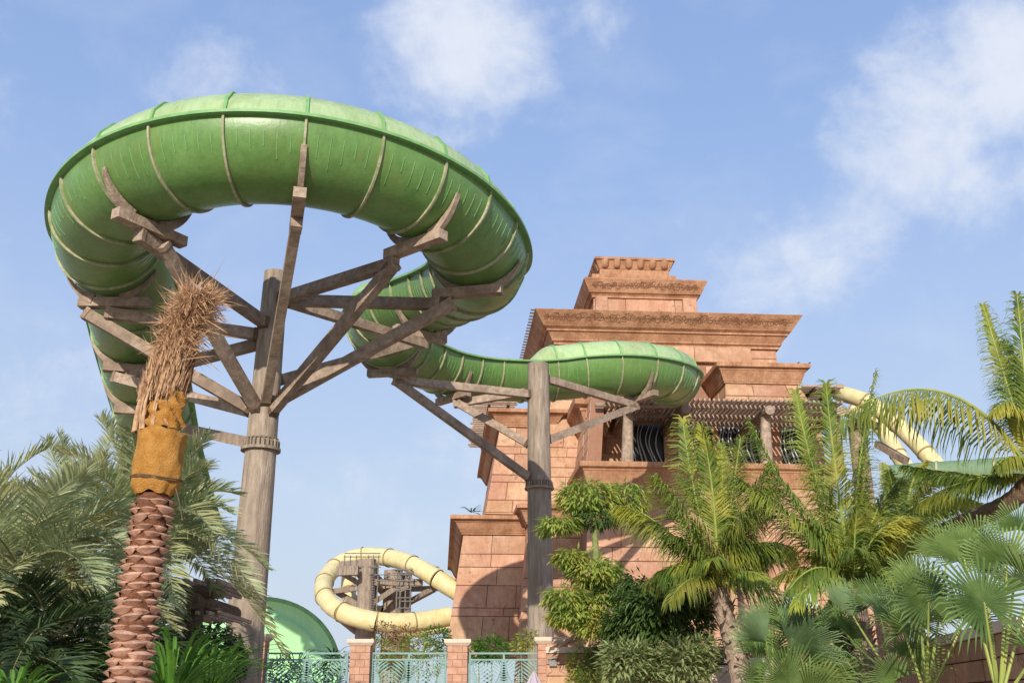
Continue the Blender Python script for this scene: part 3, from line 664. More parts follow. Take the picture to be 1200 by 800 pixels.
# one cut leaf base, shared by all
lb = MB(); nA = 8
top = []; lipp = []; low_ = []
for k in range(nA+1):
    a = -1+2*k/nA; wdt = .118; x = a*wdt; bul = (1-a*a)
    top.append((x, .006-.008*bul, .020*bul+.004)); lipp.append((x*.98, -.050*bul-.004, .004-.004*bul)); low_.append((x*.92, .006, -.034*bul-.004))
lb.v += [(p[0], .03, p[2]+.01) for p in top]+top+lipp+low_
for r_ in range(3):
    for k in range(nA): a = r_*(nA+1)+k; lb.f.append((a, a+1, a+nA+2, a+nA+1))
lbo = None; cnt = 0; row = 0; z = 1.55
while z < ztr-.05:
    rr_ = rt*(1.14-.18*z/ztr)
    for k in range(6):
        ang_ = (k+.5*(row % 2))*pi/3+row*.05+ru(-.09, .09)
        if sin(ang_) > .55: continue
        if lbo is None: lbo = lb.build('leaf_base', 'scar', hp); o = lbo
        else: o = lbo.copy(); COL.objects.link(o)
        s_ = ru(.75, 1.25)
        o.parent = hp; o.matrix_parent_inverse = hp.matrix_basis.inverted()
        o.matrix_basis = Matrix.Translation((bx+.02*sin(z*2)+cos(ang_)*rr_*.97, HY+sin(ang_)*rr_*.97, z+ru(-.022, .022))) @ Matrix.Rotation(ang_+pi/2+ru(-.15, .15), 4, 'Z') @ Matrix.Rotation(ru(-.12, .12), 4, 'Y') @ Matrix.Diagonal((s_*1.0, 1.35, s_*1.35, 1)); cnt += 1
    z += .092; row += 1
# burlap wrap
zb_a, zb_b = at(181, 580, HY).z, at(181, 507, HY).z
mb = MB(); n = 48; hs = 12
for i in range(hs+1):
    f = i/hs; z = zb_a+(zb_b-zb_a)*f
    for k in range(n):
        a = 2*pi*k/n; r_ = .235+.04*min(1, f*3)+.012*sin(5*a+f*7)+.007*sin(11*a-f*9)+ru(-.003, .003)+(.018 if i in (2,) else 0)-(.02 if i == 0 else 0)
        zz = z+.02*sin(3*a)+.015*sin(7*a)*(1 if i in (0, hs) else .4)
        mb.v.append((bx+.02+r_*cos(a), HY+r_*sin(a), zz))
for i in range(hs):
    for k in range(n): a = i*n+k; b = i*n+(k+1) % n; mb.f.append((a, b, b+n, a+n))
mb.f.append(tuple(hs*n+k for k in range(n)))
mb.build('burlap_wrap', 'burlap', hp, True)
mb = MB()
for zz in (zb_a+.16, zb_a+.18):
    mb.tube([(bx+.02+.283*cos(2*pi*k/30), HY+.283*sin(2*pi*k/30), zz+.02*sin(4*pi*k/30)) for k in range(31)], .008, 5)
mb.build('rope_tie', 'rope', hp)
# loose cloth tucked among the stalks
mb = MB(); n = 30
za_, zb2_ = at(180, 505, HY).z, at(180, 468, HY).z
for i in range(9):
    f = i/8; z = za_+(zb2_-za_)*f
    for k in range(n+1):
        a = radians(185+170*k/n); r_ = .245+.035*sin(9*a+f*11)+.03*sin(4*a+f*17)-.04*f; mb.v.append((bx+.02+r_*cos(a), HY+r_*sin(a), z+.07*sin(a*2.3+1)*f))
for i in range(8):
    for k in range(n): a = i*(n+1)+k; mb.f.append((a, a+1, a+n+2, a+n+1))
mb.build('loose_burlap', 'burlap', hp, True)
# stalks and straw
cpx = [(181, 508, .26), (186, 480, .29), (194, 450, .28), (203, 420, .235), (212, 390, .19), (226, 365, .22), (234, 345, .21)]
cl_ = [(at(a, b, HY), r) for a, b, r in cpx]
def hay(f, az, rk):
    rk = rk*.9
    x = f*(len(cl_)-1); i = min(int(x), len(cl_)-2); u = x-i; c = cl_[i][0].lerp(cl_[i+1][0], u); r = cl_[i][1]*(1-u)+cl_[i+1][1]*u
    return c+Vector((cos(az), sin(az), 0))*r*rk
for k in range(30):
    az = radians(150+240*R()) if k % 3 else 2*pi*R(); mb = MB(); top_f = ru(.45, .85); tw = ru(-.5, .5)
    mb.tube([hay(f*top_f, az+tw*f, 1-.25*f+.04*sin(f*9+k)) for f in [q/8 for q in range(9)]], [.019*(1-.65*q/8) for q in range(9)], 5, sq=.6); mb.build('frond_stalk', 'straw', hp)
mb = MB()
for k in range(4200):
    f0_ = ru(.12, 1)**.8; az = 2*pi*R(); rk = sqrt(ru(.15, 1.15)); p = hay(f0_, az, rk)
    flare = .12 if f0_ < .45 else .55 if f0_ < .72 else 1.0
    d = (Vector((.12, 0, 1)) * ru(.3, 1.1)+Vector((cos(az), sin(az), 0))*ru(-.2, .75)*flare+Vector((ru(-1, 1), ru(-1, 1), ru(-1.0, .5)))*.55*flare).normalized()
    if f0_ > .55 and R() < .35: d = (Vector((cos(az)+.35, sin(az), ru(-1.1, .2)))).normalized()
    l = ru(.12, .34)*(1.7 if R() < .07 else 1); wv = d.cross(Vector((ru(-1, 1), ru(-1, 1), ru(-1, 1)))).normalized()*ru(.003, .0075)
    q = p+d*l*.55+Vector((0, 0, -.02)); e = p+d*l+Vector((ru(-.03, .03), ru(-.03, .03), ru(-.08, .02)))
    mb.add([p-wv, p+wv, q-wv, q+wv, e], [(0, 1, 3, 2), (2, 3, 4)])
mb.build('straw_tuft', 'straw', hp, kind='stuff')
mb = MB(); mb.tube([hay(.3, .3, .7), hay(.7, .3, .6), hay(.98, .3, .4)], [.12, .10, .05], 8); mb.build('inner_bundle', 'palmtrunk', hp)
e_ = at(247, 333, HY); mb = MB(); mb.tube([at(238, 352, HY), e_], [.02, .028], 6); mb.build('cut_stalk', 'straw', hp)
for (x0, y0, x1, y1) in ((212, 508, 236, 520), (206, 572, 214, 610)):
    mb = MB(); mb.tube([at(x0, y0, HY-.2), at((x0+x1)/2, (y0+y1)/2-4, HY-.25), at(x1, y1, HY-.2)], .007, 5); mb.build('loose_twig', 'darkwood', hp)
# ------------------------------------------------------------------ date palms on the left
def date_palm(label, px, py, Y, n, L, seed, m='date', pitch=(-28, 70), ll=.62, tr=True, sag=.55, nl=70, gpx=None):
    B = at(px, py, Y); gx = B.x if gpx is None else at(gpx, 800, Y).x
    t = thing('date_palm', label, 'palm tree', (gx, Y, 0), 'date palms on the left')
    if tr: palm_trunk(t, [(gx, Y, 0), ((gx+B.x)/2, Y, B.z*.5), tuple(B)], .26, .2, 'browntrunk')
    crown(t, B, n, L, ll, pitch, (0, 360), m, seed, .18, .42, sag, nl, .016, .018)
    return t
date_palm('grey green date palm at the left edge whose crown fans out beside the wrapped palm', 22, 668, 15.5, 32, 2.6, 11)
date_palm('tall date palm right behind the wrapped palm, crown spreading over the dark pergola', 164, 622, 19, 40, 2.7, 23, pitch=(-12, 78), gpx=128)
date_palm('date palm cut off by the left edge with its crown highest against the sky', -60, 640, 19, 28, 3.2, 31)
date_palm('date palm in second row with dark upright fronds behind the left crowns', 88, 640, 23.5, 32, 3.2, 41, pitch=(-25, 82))
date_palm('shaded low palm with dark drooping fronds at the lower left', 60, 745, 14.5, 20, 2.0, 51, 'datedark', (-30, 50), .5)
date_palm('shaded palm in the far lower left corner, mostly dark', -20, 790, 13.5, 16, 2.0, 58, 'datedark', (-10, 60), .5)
# broad dark hedge and strap-leaf plants under the palms
def strap_plant(label, px, py, Y, n, L, m='lily', wd=.026, seed=1, up=(35, 85), name='strap_leaf_plant', group=None, z0=None):
    rnd = random.Random(seed); B = at(px, py, Y); t = thing(name, label, 'plant', B, group)
    for k in range(n):
        az = rnd.uniform(0, 2*pi); el = radians(rnd.uniform(*up)); l = L*rnd.uniform(.6, 1.1)
        d = Vector((cos(az)*cos(el), sin(az)*cos(el), sin(el))); b = B+Vector((cos(az), sin(az), 0))*.12
        pts = bez(b, b+d*l*.7, b+d*l*.8+Vector((cos(az)*.35*l, sin(az)*.35*l, -.25*l)), 6); sv = Vector((-sin(az), cos(az), 0)); mb = MB()
        for i, p in enumerate(pts):
            w_ = wd*(.5+1.2*(i/6))*(1-(i/6)**3) ; mb.v += [tuple(p-sv*w_+Vector((0, 0, w_*.35))), tuple(p), tuple(p+sv*w_+Vector((0, 0, w_*.35)))]
        for i in range(6):
            a = i*3; mb.f += [(a, a+1, a+4, a+3), (a+1, a+2, a+5, a+4)]
        mb.build('leaf', m, t)
    return t
sg_ = 'strap leaved plants at the lower left'
strap_plant('bright green strap leaved clump just right of the wrapped palm trunk', 200, 815, 13.5, 90, 1.4, seed=2, group=sg_)
strap_plant('bright green strap leaved clump beside the big slide post', 245, 812, 15.5, 90, 1.3, seed=3, group=sg_)
strap_plant('lime green strap leaved clump in the lower left corner', 12, 830, 11.5, 60, .8, seed=4, group=sg_)
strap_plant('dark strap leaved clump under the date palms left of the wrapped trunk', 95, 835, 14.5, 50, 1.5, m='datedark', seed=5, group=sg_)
# ------------------------------------------------------------------ leafy shrubs made of many small leaves
def leafclump(par, C, rx, ry, rz, n, ls, m, name='foliage_clump', wd=.3, droop=.4, hollow=.35, seed=1, star=False):
    rnd = random.Random(seed); mb = MB()
    for k in range(n):
        while True:
            x, y, z = rnd.uniform(-1, 1), rnd.uniform(-1, 1), rnd.uniform(-1, 1); q = x*x+y*y+z*z
            if hollow < q < 1: break
        ww = 1+.22*sin(7*x+C.x*3)*cos(5*z+y*4)
        p = C+Vector((x*rx*ww, y*ry*ww, z*rz*ww)); d = Vector((x+rnd.uniform(-.6, .6), y+rnd.uniform(-.6, .6), z*.4+rnd.uniform(-.5, .5)-droop)).normalized()
        l = ls*rnd.uniform(.6, 1.25); s_ = d.cross(Vector((rnd.uniform(-.5, .5), rnd.uniform(-.5, .5), 1))).normalized()*l*wd*.5; up = s_.cross(d).normalized()*l*.08
        mb.add([p, p+d*l*.45+s_+up, p+d*l, p+d*l*.45-s_+up], [(0, 1, 2), (0, 2, 3)])
    return mb.build(name, m, par, kind='stuff')
hedge = thing('hedge', 'dark shaded hedge mass under the date palms at the lower left', 'hedge', (-6.5, 20, 0))
for k, (x_, y_) in enumerate(((190, 765), (222, 772), (250, 770), (205, 795))):
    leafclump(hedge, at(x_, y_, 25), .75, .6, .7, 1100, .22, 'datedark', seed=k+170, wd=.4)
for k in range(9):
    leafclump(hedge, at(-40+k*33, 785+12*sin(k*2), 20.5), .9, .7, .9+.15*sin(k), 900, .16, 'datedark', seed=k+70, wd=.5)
# dark pergola behind
lp = thing('garden_pergola', 'dark timber pergola behind the wrapped palm with light slat ends', 'pergola', at(222, 800, 22))
YP = 21.5
for yy, r_ in ((693, .15), (716, .07)):
    mb = MB(); mb.tube([at(165, yy, YP+.4), at(262, yy, YP+.4)], r_, 10); mb.build('cross_beam', 'darkwood', lp)
for px_ in (222, 150):
    mb = MB(); c = at(px_, 703, YP-.2); mb.tube([c, c+Vector((0, 3.5, 0))], .19, 12); mb.build('log_beam', 'darkwood', lp)
    mb = MB(); mb.tube([(c.x, YP+.2, 0), (c.x, YP+.2, c.z-.1)], [.24, .2], 12); mb.build('post', 'darkwood', lp)
zs_ = at(222, 682, YP).z
for k in range(10):
    x_ = at(140, 700, YP).x+k*.235; mb = MB(); mb.beam((x_, YP-.35, zs_), (x_+.05, YP+3.2, zs_), .06, .09); mb.build('slat', 'slat', lp)
    mb = MB(); mb.beam((x_+.03, YP-.1, zs_-.62), (x_+.03, YP+2.6, zs_-.62), .05, .07); mb.build('slat', 'slat', lp)
# ------------------------------------------------------------------ fence
FY = 30.0
def pillar(label, px, Y, wpx, ytop, group='stone pillars of the fence'):
    c = at(px, 800, Y); hw = wpx/2*Y/FPX*.94; t = thing('fence_pillar', label, 'pillar', (c.x, Y, TZ), group); zt = at(px, ytop, Y).z
    z = zt-.16; r = 0
    mb = MB(); mb.box((c.x-hw+.02, Y-hw+.02, TZ), (c.x+hw-.02, Y+hw-.02, zt-.14)); mb.build('core', 'mortar', t)
    while z > TZ+.02:
        zb = max(z-.20, TZ); off = (r % 2)*.5
        for f0__, f1__ in (((0, .5), (.5, 1)) if r % 2 else ((0, .28), (.28, .74), (.74, 1))):
            for (sx) in ('f', 'r'):
                mb = MB()
                x0 = c.x-hw+2*hw*f0__+.006; x1 = c.x-hw+2*hw*f1__-.006
                if sx == 'f': mb.box((x0, Y-hw, zb+.006), (x1, Y-hw+.1, z-.006))
                else:
                    sgn = -1 if px > 600 else 1; y0 = Y-hw+2*hw*f0__+.11*(f0__ == 0); y1 = Y-hw+2*hw*f1__-.006; xx = c.x+sgn*hw
                    mb.box((min(xx, xx-sgn*.1), y0, zb+.006), (max(xx, xx-sgn*.1), y1, z-.006))
                mb.build('brick', 'pillar', t)
        z = zb; r += 1
    mb = MB(); e = .09
    mb.hexa([(c.x-hw-.02, Y-hw-.02, zt-.18), (c.x+hw+.02, Y-hw-.02, zt-.18), (c.x+hw+.02, Y+hw+.02, zt-.18), (c.x-hw-.02, Y+hw+.02, zt-.18), (c.x-hw-e, Y-hw-e, zt-.10), (c.x+hw+e, Y-hw-e, zt-.10), (c.x+hw+e, Y+hw+e, zt-.10), (c.x-hw-e, Y+hw+e, zt-.10)])
    mb.box((c.x-hw-e, Y-hw-e, zt-.098), (c.x+hw+e, Y+hw+e, zt)); mb.build('cap', 'cap', t); return t
pillar('stone fence pillar mostly hidden behind the big slide post', 299, FY, 22, 743)
pillar('stone fence pillar with pale cap left of the middle railing', 422, FY, 24, 749)
pillar('stone fence pillar with pale cap in front of the tower base', 536, FY, 24, 749)
pp = pillar('wide stone pillar with pale curved cap beside the slim pruned tree', 648, FY-.6, 36, 747)
lmp = at(648, 776, FY-1.2); mb = MB(); mb.box((lmp.x-.10, lmp.y, lmp.z-.09), (lmp.x+.10, lmp.y+.12, lmp.z+.09)); mb.box((lmp.x-.13, lmp.y-.03, lmp.z+.091), (lmp.x+.13, lmp.y+.12, lmp.z+.12))
tag(mb.build('wall_light', 'steel'), 'small grey square wall light on the wide fence pillar', 'wall light')
def fence_panel(label, x0p, x1p, seed):
    a = at(x0p, 765, FY); b = at(x1p, 765, FY); zt = a.z; zm = at(x0p, 772.5, FY).z; zb = TZ+.12
    t = thing('railing', label, 'railing', ((a.x+b.x)/2, FY, TZ), 'teal railings between the pillars')
    for z, h in ((zt, .05), (zm, .045), (zb, .05)):
        mb = MB(); mb.beam((a.x, FY, z), (b.x, FY, z), .05, h); mb.build('rail', 'teal', t)
    for x in (a.x+.04, (a.x+b.x)/2, b.x-.04):
        mb = MB(); mb.box((x-.03, FY-.028, zb if x != (a.x+b.x)/2 else zm+.023), (x+.03, FY+.028, zt-.026 if x == (a.x+b.x)/2 else zt+.03)); mb.build('upright', 'teal', t)
    rnd = random.Random(seed); wdt = b.x-a.x; zc0_, zc1_ = zb+.03, zm-.025; nmot = 4
    xa, xb = a.x+.075, b.x-.075
    for k in range(nmot):      # cut-out palm-leaf motif: a curved midrib with slanting blades clipped to the frame
        cx0 = xa+(xb-xa)*(k+.5)/nmot; sg = 1 if k % 2 else -1; hw_ = (xb-xa)/nmot*.75; lo_, hi_ = max(xa, cx0-hw_), min(xb, cx0+hw_)
        rib = [(cx0+sg*(-.30+.55*q/6+.1*sin(q*.6)), zc0_+(zc1_-zc0_)*q/6) for q in range(7)]; rib = [(min(max(x, lo_), hi_), z) for x, z in rib]
        mb = MB(); mb.tube([(x, FY+.004*k, z) for x, z in rib], .016, 5)
        for q in range(13):
            f = q/12*5.999; i = int(f); u = f-i; X = rib[i][0]*(1-u)+rib[i+1][0]*u; Z = rib[i][1]*(1-u)+rib[i+1][1]*u
            for s_ in (1, -1):
                L_ = .42; ex, ez = X+s_*L_*.85, Z+L_*(.55+.03*q*.3)
                if s_*sg > 0: ez = Z+L_*.28
                c_ = 1.0
                if ez > zc1_: c_ = min(c_, (zc1_-Z)/max(ez-Z, 1e-3))
                if ex > hi_: c_ = min(c_, (hi_-X)/(ex-X))
                if ex < lo_: c_ = min(c_, (lo_-X)/(ex-X))
                if c_ < .12: continue
                ex, ez = X+(ex-X)*c_, Z+(ez-Z)*c_; mx_, mz_ = (X+ex)/2, (Z+ez)/2+.012; w_ = .030
                mb.hexa([(X, FY-.008, Z-.006), (mx_, FY-.008, mz_-w_), (mx_, FY+.008, mz_-w_), (X, FY+.008, Z-.006), (X, FY-.008, Z+.006), (mx_, FY-.008, mz_+w_), (mx_, FY+.008, mz_+w_), (X, FY+.008, Z+.006)])
                mb.hexa([(mx_, FY-.008, mz_-w_), (ex, FY-.008, ez-.006), (ex, FY+.008, ez-.006), (mx_, FY+.008, mz_-w_), (mx_, FY-.008, mz_+w_), (ex, FY-.008, ez+.006), (ex, FY+.008, ez+.006), (mx_, FY+.008, mz_+w_)])
        mb.build('leaf_motif', 'teal', t)
fence_panel('teal metal railing with palm leaf cut-outs right of the big slide post', 312, 409, 1)
fence_panel('teal metal railing with palm leaf cut-outs between the two narrow pillars', 435, 524, 2)
fence_panel('teal metal railing with palm leaf cut-outs in front of the tower base', 549, 632, 3)
# someone's folded parasol top by the last railing
pc = at(622, 800, 27.5); mb = MB(); zt_ = at(622, 787, 27.5).z
mb.tube([(pc.x+.08, 27.5, 0), (pc.x+.08, 27.5, zt_-.1)], .03, 8); 
um = thing('folded_parasol', 'folded lilac parasol tip poking up in front of the last railing', 'parasol', (pc.x, 27.5, 0)); mb.build('pole', 'steel', um)
mb = MB(); n = 16
prof = [(0.02, zt_+.02), (.09, zt_-.12), (.2, zt_-.35), (.25, zt_-.7), (.2, zt_-1.5)]
for r_, z in prof:
    for k in range(n): a = 2*pi*k/n; q = r_*(1+.25*(k % 2)); mb.v.append((pc.x+.08+q*cos(a), 27.5+q*sin(a), z))
for i in range(4):
    for k in range(n): a = i*n+k; b = i*n+(k+1) % n; mb.f.append((a, a+n, b+n, b))
mb.build('canopy', 'lilac', um)
# ------------------------------------------------------------------ lime bowl
bw = thing('slide_bowl', 'big lime green fibreglass bowl of a slide behind the railing', 'slide bowl', at(300, 790, 44))
C = at(298, 792, 44); ax = Vector((.16, -1, .42)).normalized(); e1v = ax.cross(Vector((0, 0, 1))).normalized(); e2v = e1v.cross(ax)
mb = MB(); n = 72; prof = [(3.52, -.25), (3.52, .12), (3.38, .12), (3.30, -.02), (3.15, -.1), (2.9, -.14), (2.84, -.08), (2.7, -.16), (2.2, -.5), (1.5, -.9), (.7, -1.2), (.05, -1.35)]
for r_, d in prof:
    for k in range(n): a = 2*pi*k/n; mb.v.append(tuple(C+e1v*r_*cos(a)+e2v*r_*sin(a)+ax*d))
for i in range(len(prof)-1):
    for k in range(n): a = i*n+k; b = i*n+(k+1) % n; mb.f.append((a, b, b+n, a+n))
mb.build('bowl', 'lime', bw, True)
mb = MB(); mb.tube([C+e1v*3.5*cos(2*pi*k/n)+e2v*3.5*sin(2*pi*k/n)+ax*.1 for k in range(n+1)], .10, 8); mb.build('rim', 'flange', bw, True)
for sx in (-1.8, 1.8):
    mb = MB(); mb.tube([(C.x+sx, C.y+1.4, TZ), (C.x+sx*.8, C.y+1.0, C.z-.5)], .2, 10); mb.build('leg', 'bark', bw)
# ------------------------------------------------------------------ far yellow slide
def simple_tube(par, pts, r, step, m='yellow', rm='ringy', panel='tube_panel', ring='joint_ring'):
    path = resample([Vector(p) for p in catmull(pts, 14)], step/3); k = 0
    while (k+1)*3 < len(path):
        mb = MB(); seg = path[k*3:(k+1)*3+1]; mb.tube(seg, r, 20, False); mb.build(panel, m, par, True)
        t = (seg[1]-seg[0]).normalized(); mb = MB(); mb.tube([seg[0]-t*.05, seg[0]+t*.05], r*1.09, 20, False); mb.tube([seg[0]+t*.05, seg[0]+t*.052], r*1.09, 20); mb.build(ring, rm, par); k += 1
ys = thing('yellow_slide', 'distant pale yellow tube slide looping left of the tower base', 'water slide', at(450, 760, 80))
D = lambda x, y, Y: at(x, y, Y)
simple_tube(ys, [D(548, 700, 80), D(520, 683, 80), D(495, 667, 81), D(465, 655, 83), D(430, 651, 85), D(402, 658, 85), D(384, 674, 83), D(379, 694, 80), D(391, 711, 78), D(415, 722, 77), D(450, 729, 77), D(490, 728, 78), D(530, 721, 79), D(560, 714, 80)], .72, 2.9)
simple_tube(ys, [D(560, 700, 87), D(530, 684, 87), D(500, 667, 88), D(478, 660, 90)], .62, 2.2)
simple_tube(ys, [D(409, 672, 86), D(408, 690, 85), D(412, 704, 84), D(430, 714, 84), D(450, 719, 84), D(480, 721, 86)], .6, 2.0)
simple_tube(ys, [D(455, 738, 84), D(490, 738, 83), D(530, 732, 83), D(560, 730, 83)], .5, 2.2)
yt = thing('slide_tower', 'distant brown timber tower with scaffolding inside the yellow loop', 'tower', at(428, 760, 81))
for (px_, Y, r_, yt_) in ((424, 81, .75, 655), (430, 82.5, .55, 662), (456, 84, .85, 668), (472, 85, .5, 672)):
    a = at(px_, 800, Y); b = at(px_, yt_, Y); mb = MB(); mb.tube([(a.x, Y, TZ), (a.x, Y, b.z)], [r_, r_*.9], 12); mb.build('post', 'bark', yt)
def st(pa, pb, Ya, Yb, w_=.4, nm='strut', m_='bark'): mb = MB(); mb.beam(at(*pa, Ya), at(*pb, Yb), w_, w_); mb.build(nm, m_, yt)
for s_ in (((398, 664), (424, 662), 81, 81, .8), ((402, 672), (422, 684), 81, 81), ((412, 660), (424, 676), 82, 81), ((386, 693), (424, 688), 81, 81), ((388, 716), (418, 740), 79, 81), ((434, 708), (482, 676), 81, 82), ((434, 682), (495, 682), 81, 82, .5),
           ((440, 684), (455, 700), 82, 84), ((470, 690), (512, 689), 84, 82), ((478, 706), (508, 690), 85, 81), ((396, 694), (426, 712), 82, 81), ((452, 690), (440, 672), 84, 84), ((395, 669), (420, 668), 79.5, 79.5, .7), ((438, 672), (440, 693), 82, 82), ((456, 692), (444, 678), 83, 83, .5)):
    st(*s_)
sc = thing('scaffold', 'thin steel scaffolding and ladders round the distant timber tower', 'scaffold', at(450, 760, 80))
for px_ in (404, 411, 418, 432, 438, 444, 466, 470, 476, 482):
    a = at(px_, 650 if px_ < 450 else 665, 80.5); b = at(px_, 800, 80.5); z0 = at(px_, 672 if px_ < 425 else 735, 80.5).z
    mb = MB(); mb.tube([(a.x, 80.5, z0), (a.x, 80.5, a.z)], .05, 5); mb.build('upright', 'steel', sc)
for yy, x0, x1 in ((648, 404, 446), (652, 404, 446), (664, 411, 446), (673, 432, 482), (667, 460, 484), (680, 440, 484), (671, 460, 484), (690, 466, 482), (700, 466, 482), (704, 470, 484), (712, 466, 482), (663, 404, 440)):
    mb = MB(); mb.tube([at(x0, yy, 80.4), at(x1, yy, 80.4)], .045, 5); mb.build('ledger', 'steel', sc)
for k in range(24):
    mb = MB(); yy = 672+k*3.0; mb.tube([at(434, yy, 80.3), at(438, yy, 80.3)], .03, 4); mb.build('rung', 'steel', sc)
mb = MB(); mb.tube([at(505, 718, 79), at(512, 715, 79), at(521, 717, 79), at(521, 721, 79)], .05, 5); mb.build('hand_rail', 'steel', sc)
# right-hand yellow slide with pale post, and a green chute
y2 = thing('yellow_slide', 'yellow tube slide descending behind the right coconut palms', 'water slide', at(1020, 600, 62))
simple_tube(y2, [D(984, 460, 63), D(992, 463, 62), D(1015, 470, 61), D(1045, 492, 60), D(1075, 520, 59), D(1100, 548, 58), D(1125, 575, 58)], .52, 2.6)
simple_tube(y2, [D(1000, 478, 70), D(1025, 492, 69), D(1045, 520, 68), D(1062, 548, 67), D(1085, 572, 67)], .55, 2.6)
y2p = thing('slide_post', 'pale timber post of the yellow slide between the right coconut palms', 'support post', (at(1028, 700, 63).x, 63, 0))
mb = MB(); a = at(1028, 700, 63); mb.tube([(a.x, 63, 0), (a.x, 63, at(1028, 492, 63).z)], [.62, .55], 16); mb.build('shaft', 'beam', y2p)
mb = MB(); mb.beam(at(1028, 520, 62.5), at(1062, 540, 60), .4, .4); mb.beam(at(1028, 500, 62.5), at(985, 480, 61), .4, .4); mb.build('strut', 'beam', y2p)
gc = thing('green_chute', 'long dull green chute crossing behind the hanging fronds at right', 'water slide', at(1120, 600, 48))
simple_tube(gc, [D(1035, 560, 50), D(1085, 556, 49), D(1140, 553, 48), D(1195, 549, 47), D(1260, 545, 46)], .62, 2.6, 'chute', 'rib')
# ------------------------------------------------------------------ pruned trees
def pruned(label, trunk, r0, clumps, m, Y, ls, tm, seed, gpx):
    t = thing('pruned_tree', label, 'tree', (at(gpx, 800, Y).x, Y, 0))
    pts = [Vector((at(trunk[0][0], 800, Y).x, Y, 0))]+[at(x, y, Y) for x, y in trunk]
    mb = MB(); path = catmull(pts, 6); mb.tube(path, [r0*(1-.6*i/(len(path)-1)) for i in range(len(path))], 9); mb.build('trunk', tm, t)
    for k, (x, y, rx, rz, mm, n) in enumerate(clumps):
        c = at(x, y, Y+ru(-.3, .3)); s_ = Y/FPX; j = min(pts[1:], key=lambda p: (p-c).length)
        mb = MB(); mb.tube(bez(j, (j+c)/2+Vector((0, 0, -.15)), c, 6), [.05, .05, .045, .04, .035, .03, .02], 6); mb.build('branch', tm, t)
        leafclump(t, c, rx*s_, rx*s_*.8, rz*s_, n, ls, mm or m, wd=.26, seed=seed*20+k, droop=.55)
    return t
pruned('slim tree pruned into layered light green tufts in front of the round slide post', [(712, 800), (710, 745), (700, 690), (698, 640), (695, 600)], .17,
       [(688, 582, 36, 20, None, 1300), (735, 585, 24, 20, None, 700), (658, 613, 22, 8, None, 420), (640, 617, 8, 8, None, 120), (668, 652, 18, 9, None, 420), (696, 668, 30, 15, None, 900), (664, 700, 26, 13, None, 700), (700, 708, 22, 14, None, 500), (674, 722, 32, 9, None, 700), (728, 690, 18, 16, None, 450), (700, 735, 28, 7, None, 400), (705, 690, 18, 14, 'darkleaf', 350), (700, 606, 26, 10, 'darkleaf', 400)], 'cloudleaf', 27, .25, 'leaftrunk', 3, 712)
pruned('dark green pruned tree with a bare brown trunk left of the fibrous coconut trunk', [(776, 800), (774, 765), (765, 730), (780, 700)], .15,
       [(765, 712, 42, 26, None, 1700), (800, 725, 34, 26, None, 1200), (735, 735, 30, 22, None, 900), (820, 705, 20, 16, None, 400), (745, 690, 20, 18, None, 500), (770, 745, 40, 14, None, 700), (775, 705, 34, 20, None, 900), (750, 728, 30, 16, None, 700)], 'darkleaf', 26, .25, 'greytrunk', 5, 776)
def shrub(label, spec, Y, m, ls, seed, name='shrub', wd=.3, droop=.1, cat='shrub'):
    t = thing(name, label, cat, (at(spec[0][0], 800, Y).x, Y, 0 if Y < 29 else TZ))
    for k, (x, y, rx, rz, n) in enumerate(spec):
        s_ = Y/FPX; leafclump(t, at(x, y, Y), rx*s_, rx*s_*.9, rz*s_, n, ls, m, seed=seed*31+k, wd=wd, droop=droop)
        mb = MB(); b = at(x, y, Y); z0 = 0 if Y < 29 else TZ; mb.tube([(b.x, Y, z0), (b.x+.05, Y, (b.z+z0)/2), tuple(b)], [.03, .025, .01], 5); mb.build('stem', 'leaftrunk', t)
    return t
shrub('variegated cream and green shrub under the dark pruned tree', [(735, 775, 30, 20, 700), (800, 775, 34, 22, 900), (825, 760, 16, 14, 250), (765, 790, 20, 16, 350)], 24.5, 'varleaf', .26, 2)
shrub('green shrub spilling over beside the wide fence pillar', [(690, 778, 24, 24, 1000), (700, 797, 32, 22, 900)], 28.6, 'cloudleaf', .15, 3)
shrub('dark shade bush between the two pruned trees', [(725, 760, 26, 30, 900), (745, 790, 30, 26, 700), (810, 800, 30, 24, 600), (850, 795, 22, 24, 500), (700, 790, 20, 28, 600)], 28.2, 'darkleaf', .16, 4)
shrub('small green bush behind the railing at the tower foot', [(575, 760, 20, 12, 500), (560, 766, 14, 9, 200)], 34, 'lily', .22, 5)
shrub('reddish twiggy shrub below the yellow loop', [(450, 742, 16, 12, 350), (475, 748, 18, 14, 500), (462, 760, 20, 10, 300)], 38, 'pinkleaf', .16, 6)
shrub('olive bush between the narrow fence pillars', [(445, 762, 16, 14, 350), (490, 758, 22, 14, 500), (500, 775, 24, 14, 500), (460, 780, 24, 12, 400)], 36, 'cloudleaf', .16, 7)
shrub('bright green bush touching the tower corner behind the fence', [(512, 746, 15, 12, 450), (525, 757, 10, 8, 150)], 37, 'lily', .2, 8)
shrub('yellow green tuft at the foot of the round slide post', [(618, 748, 12, 9, 200), (610, 756, 9, 6, 120)], 36, 'cloudleaf', .22, 9)
shrub('low green plants behind the left railing', [(330, 785, 20, 14, 400), (370, 790, 20, 12, 300), (395, 778, 16, 12, 250)], 33, 'darkleaf', .2, 10)
ag = 'spiky plants behind the railings'
strap_plant('small spiky palm behind the left railing near the lime bowl', 348, 776, 33, 18, .9, m='datedark', wd=.03, seed=8, up=(15, 80), group=ag)
strap_plant('small spiky palm just left of the second fence pillar', 391, 768, 34, 18, .7, m='datedark', wd=.03, seed=9, up=(15, 80), group=ag)
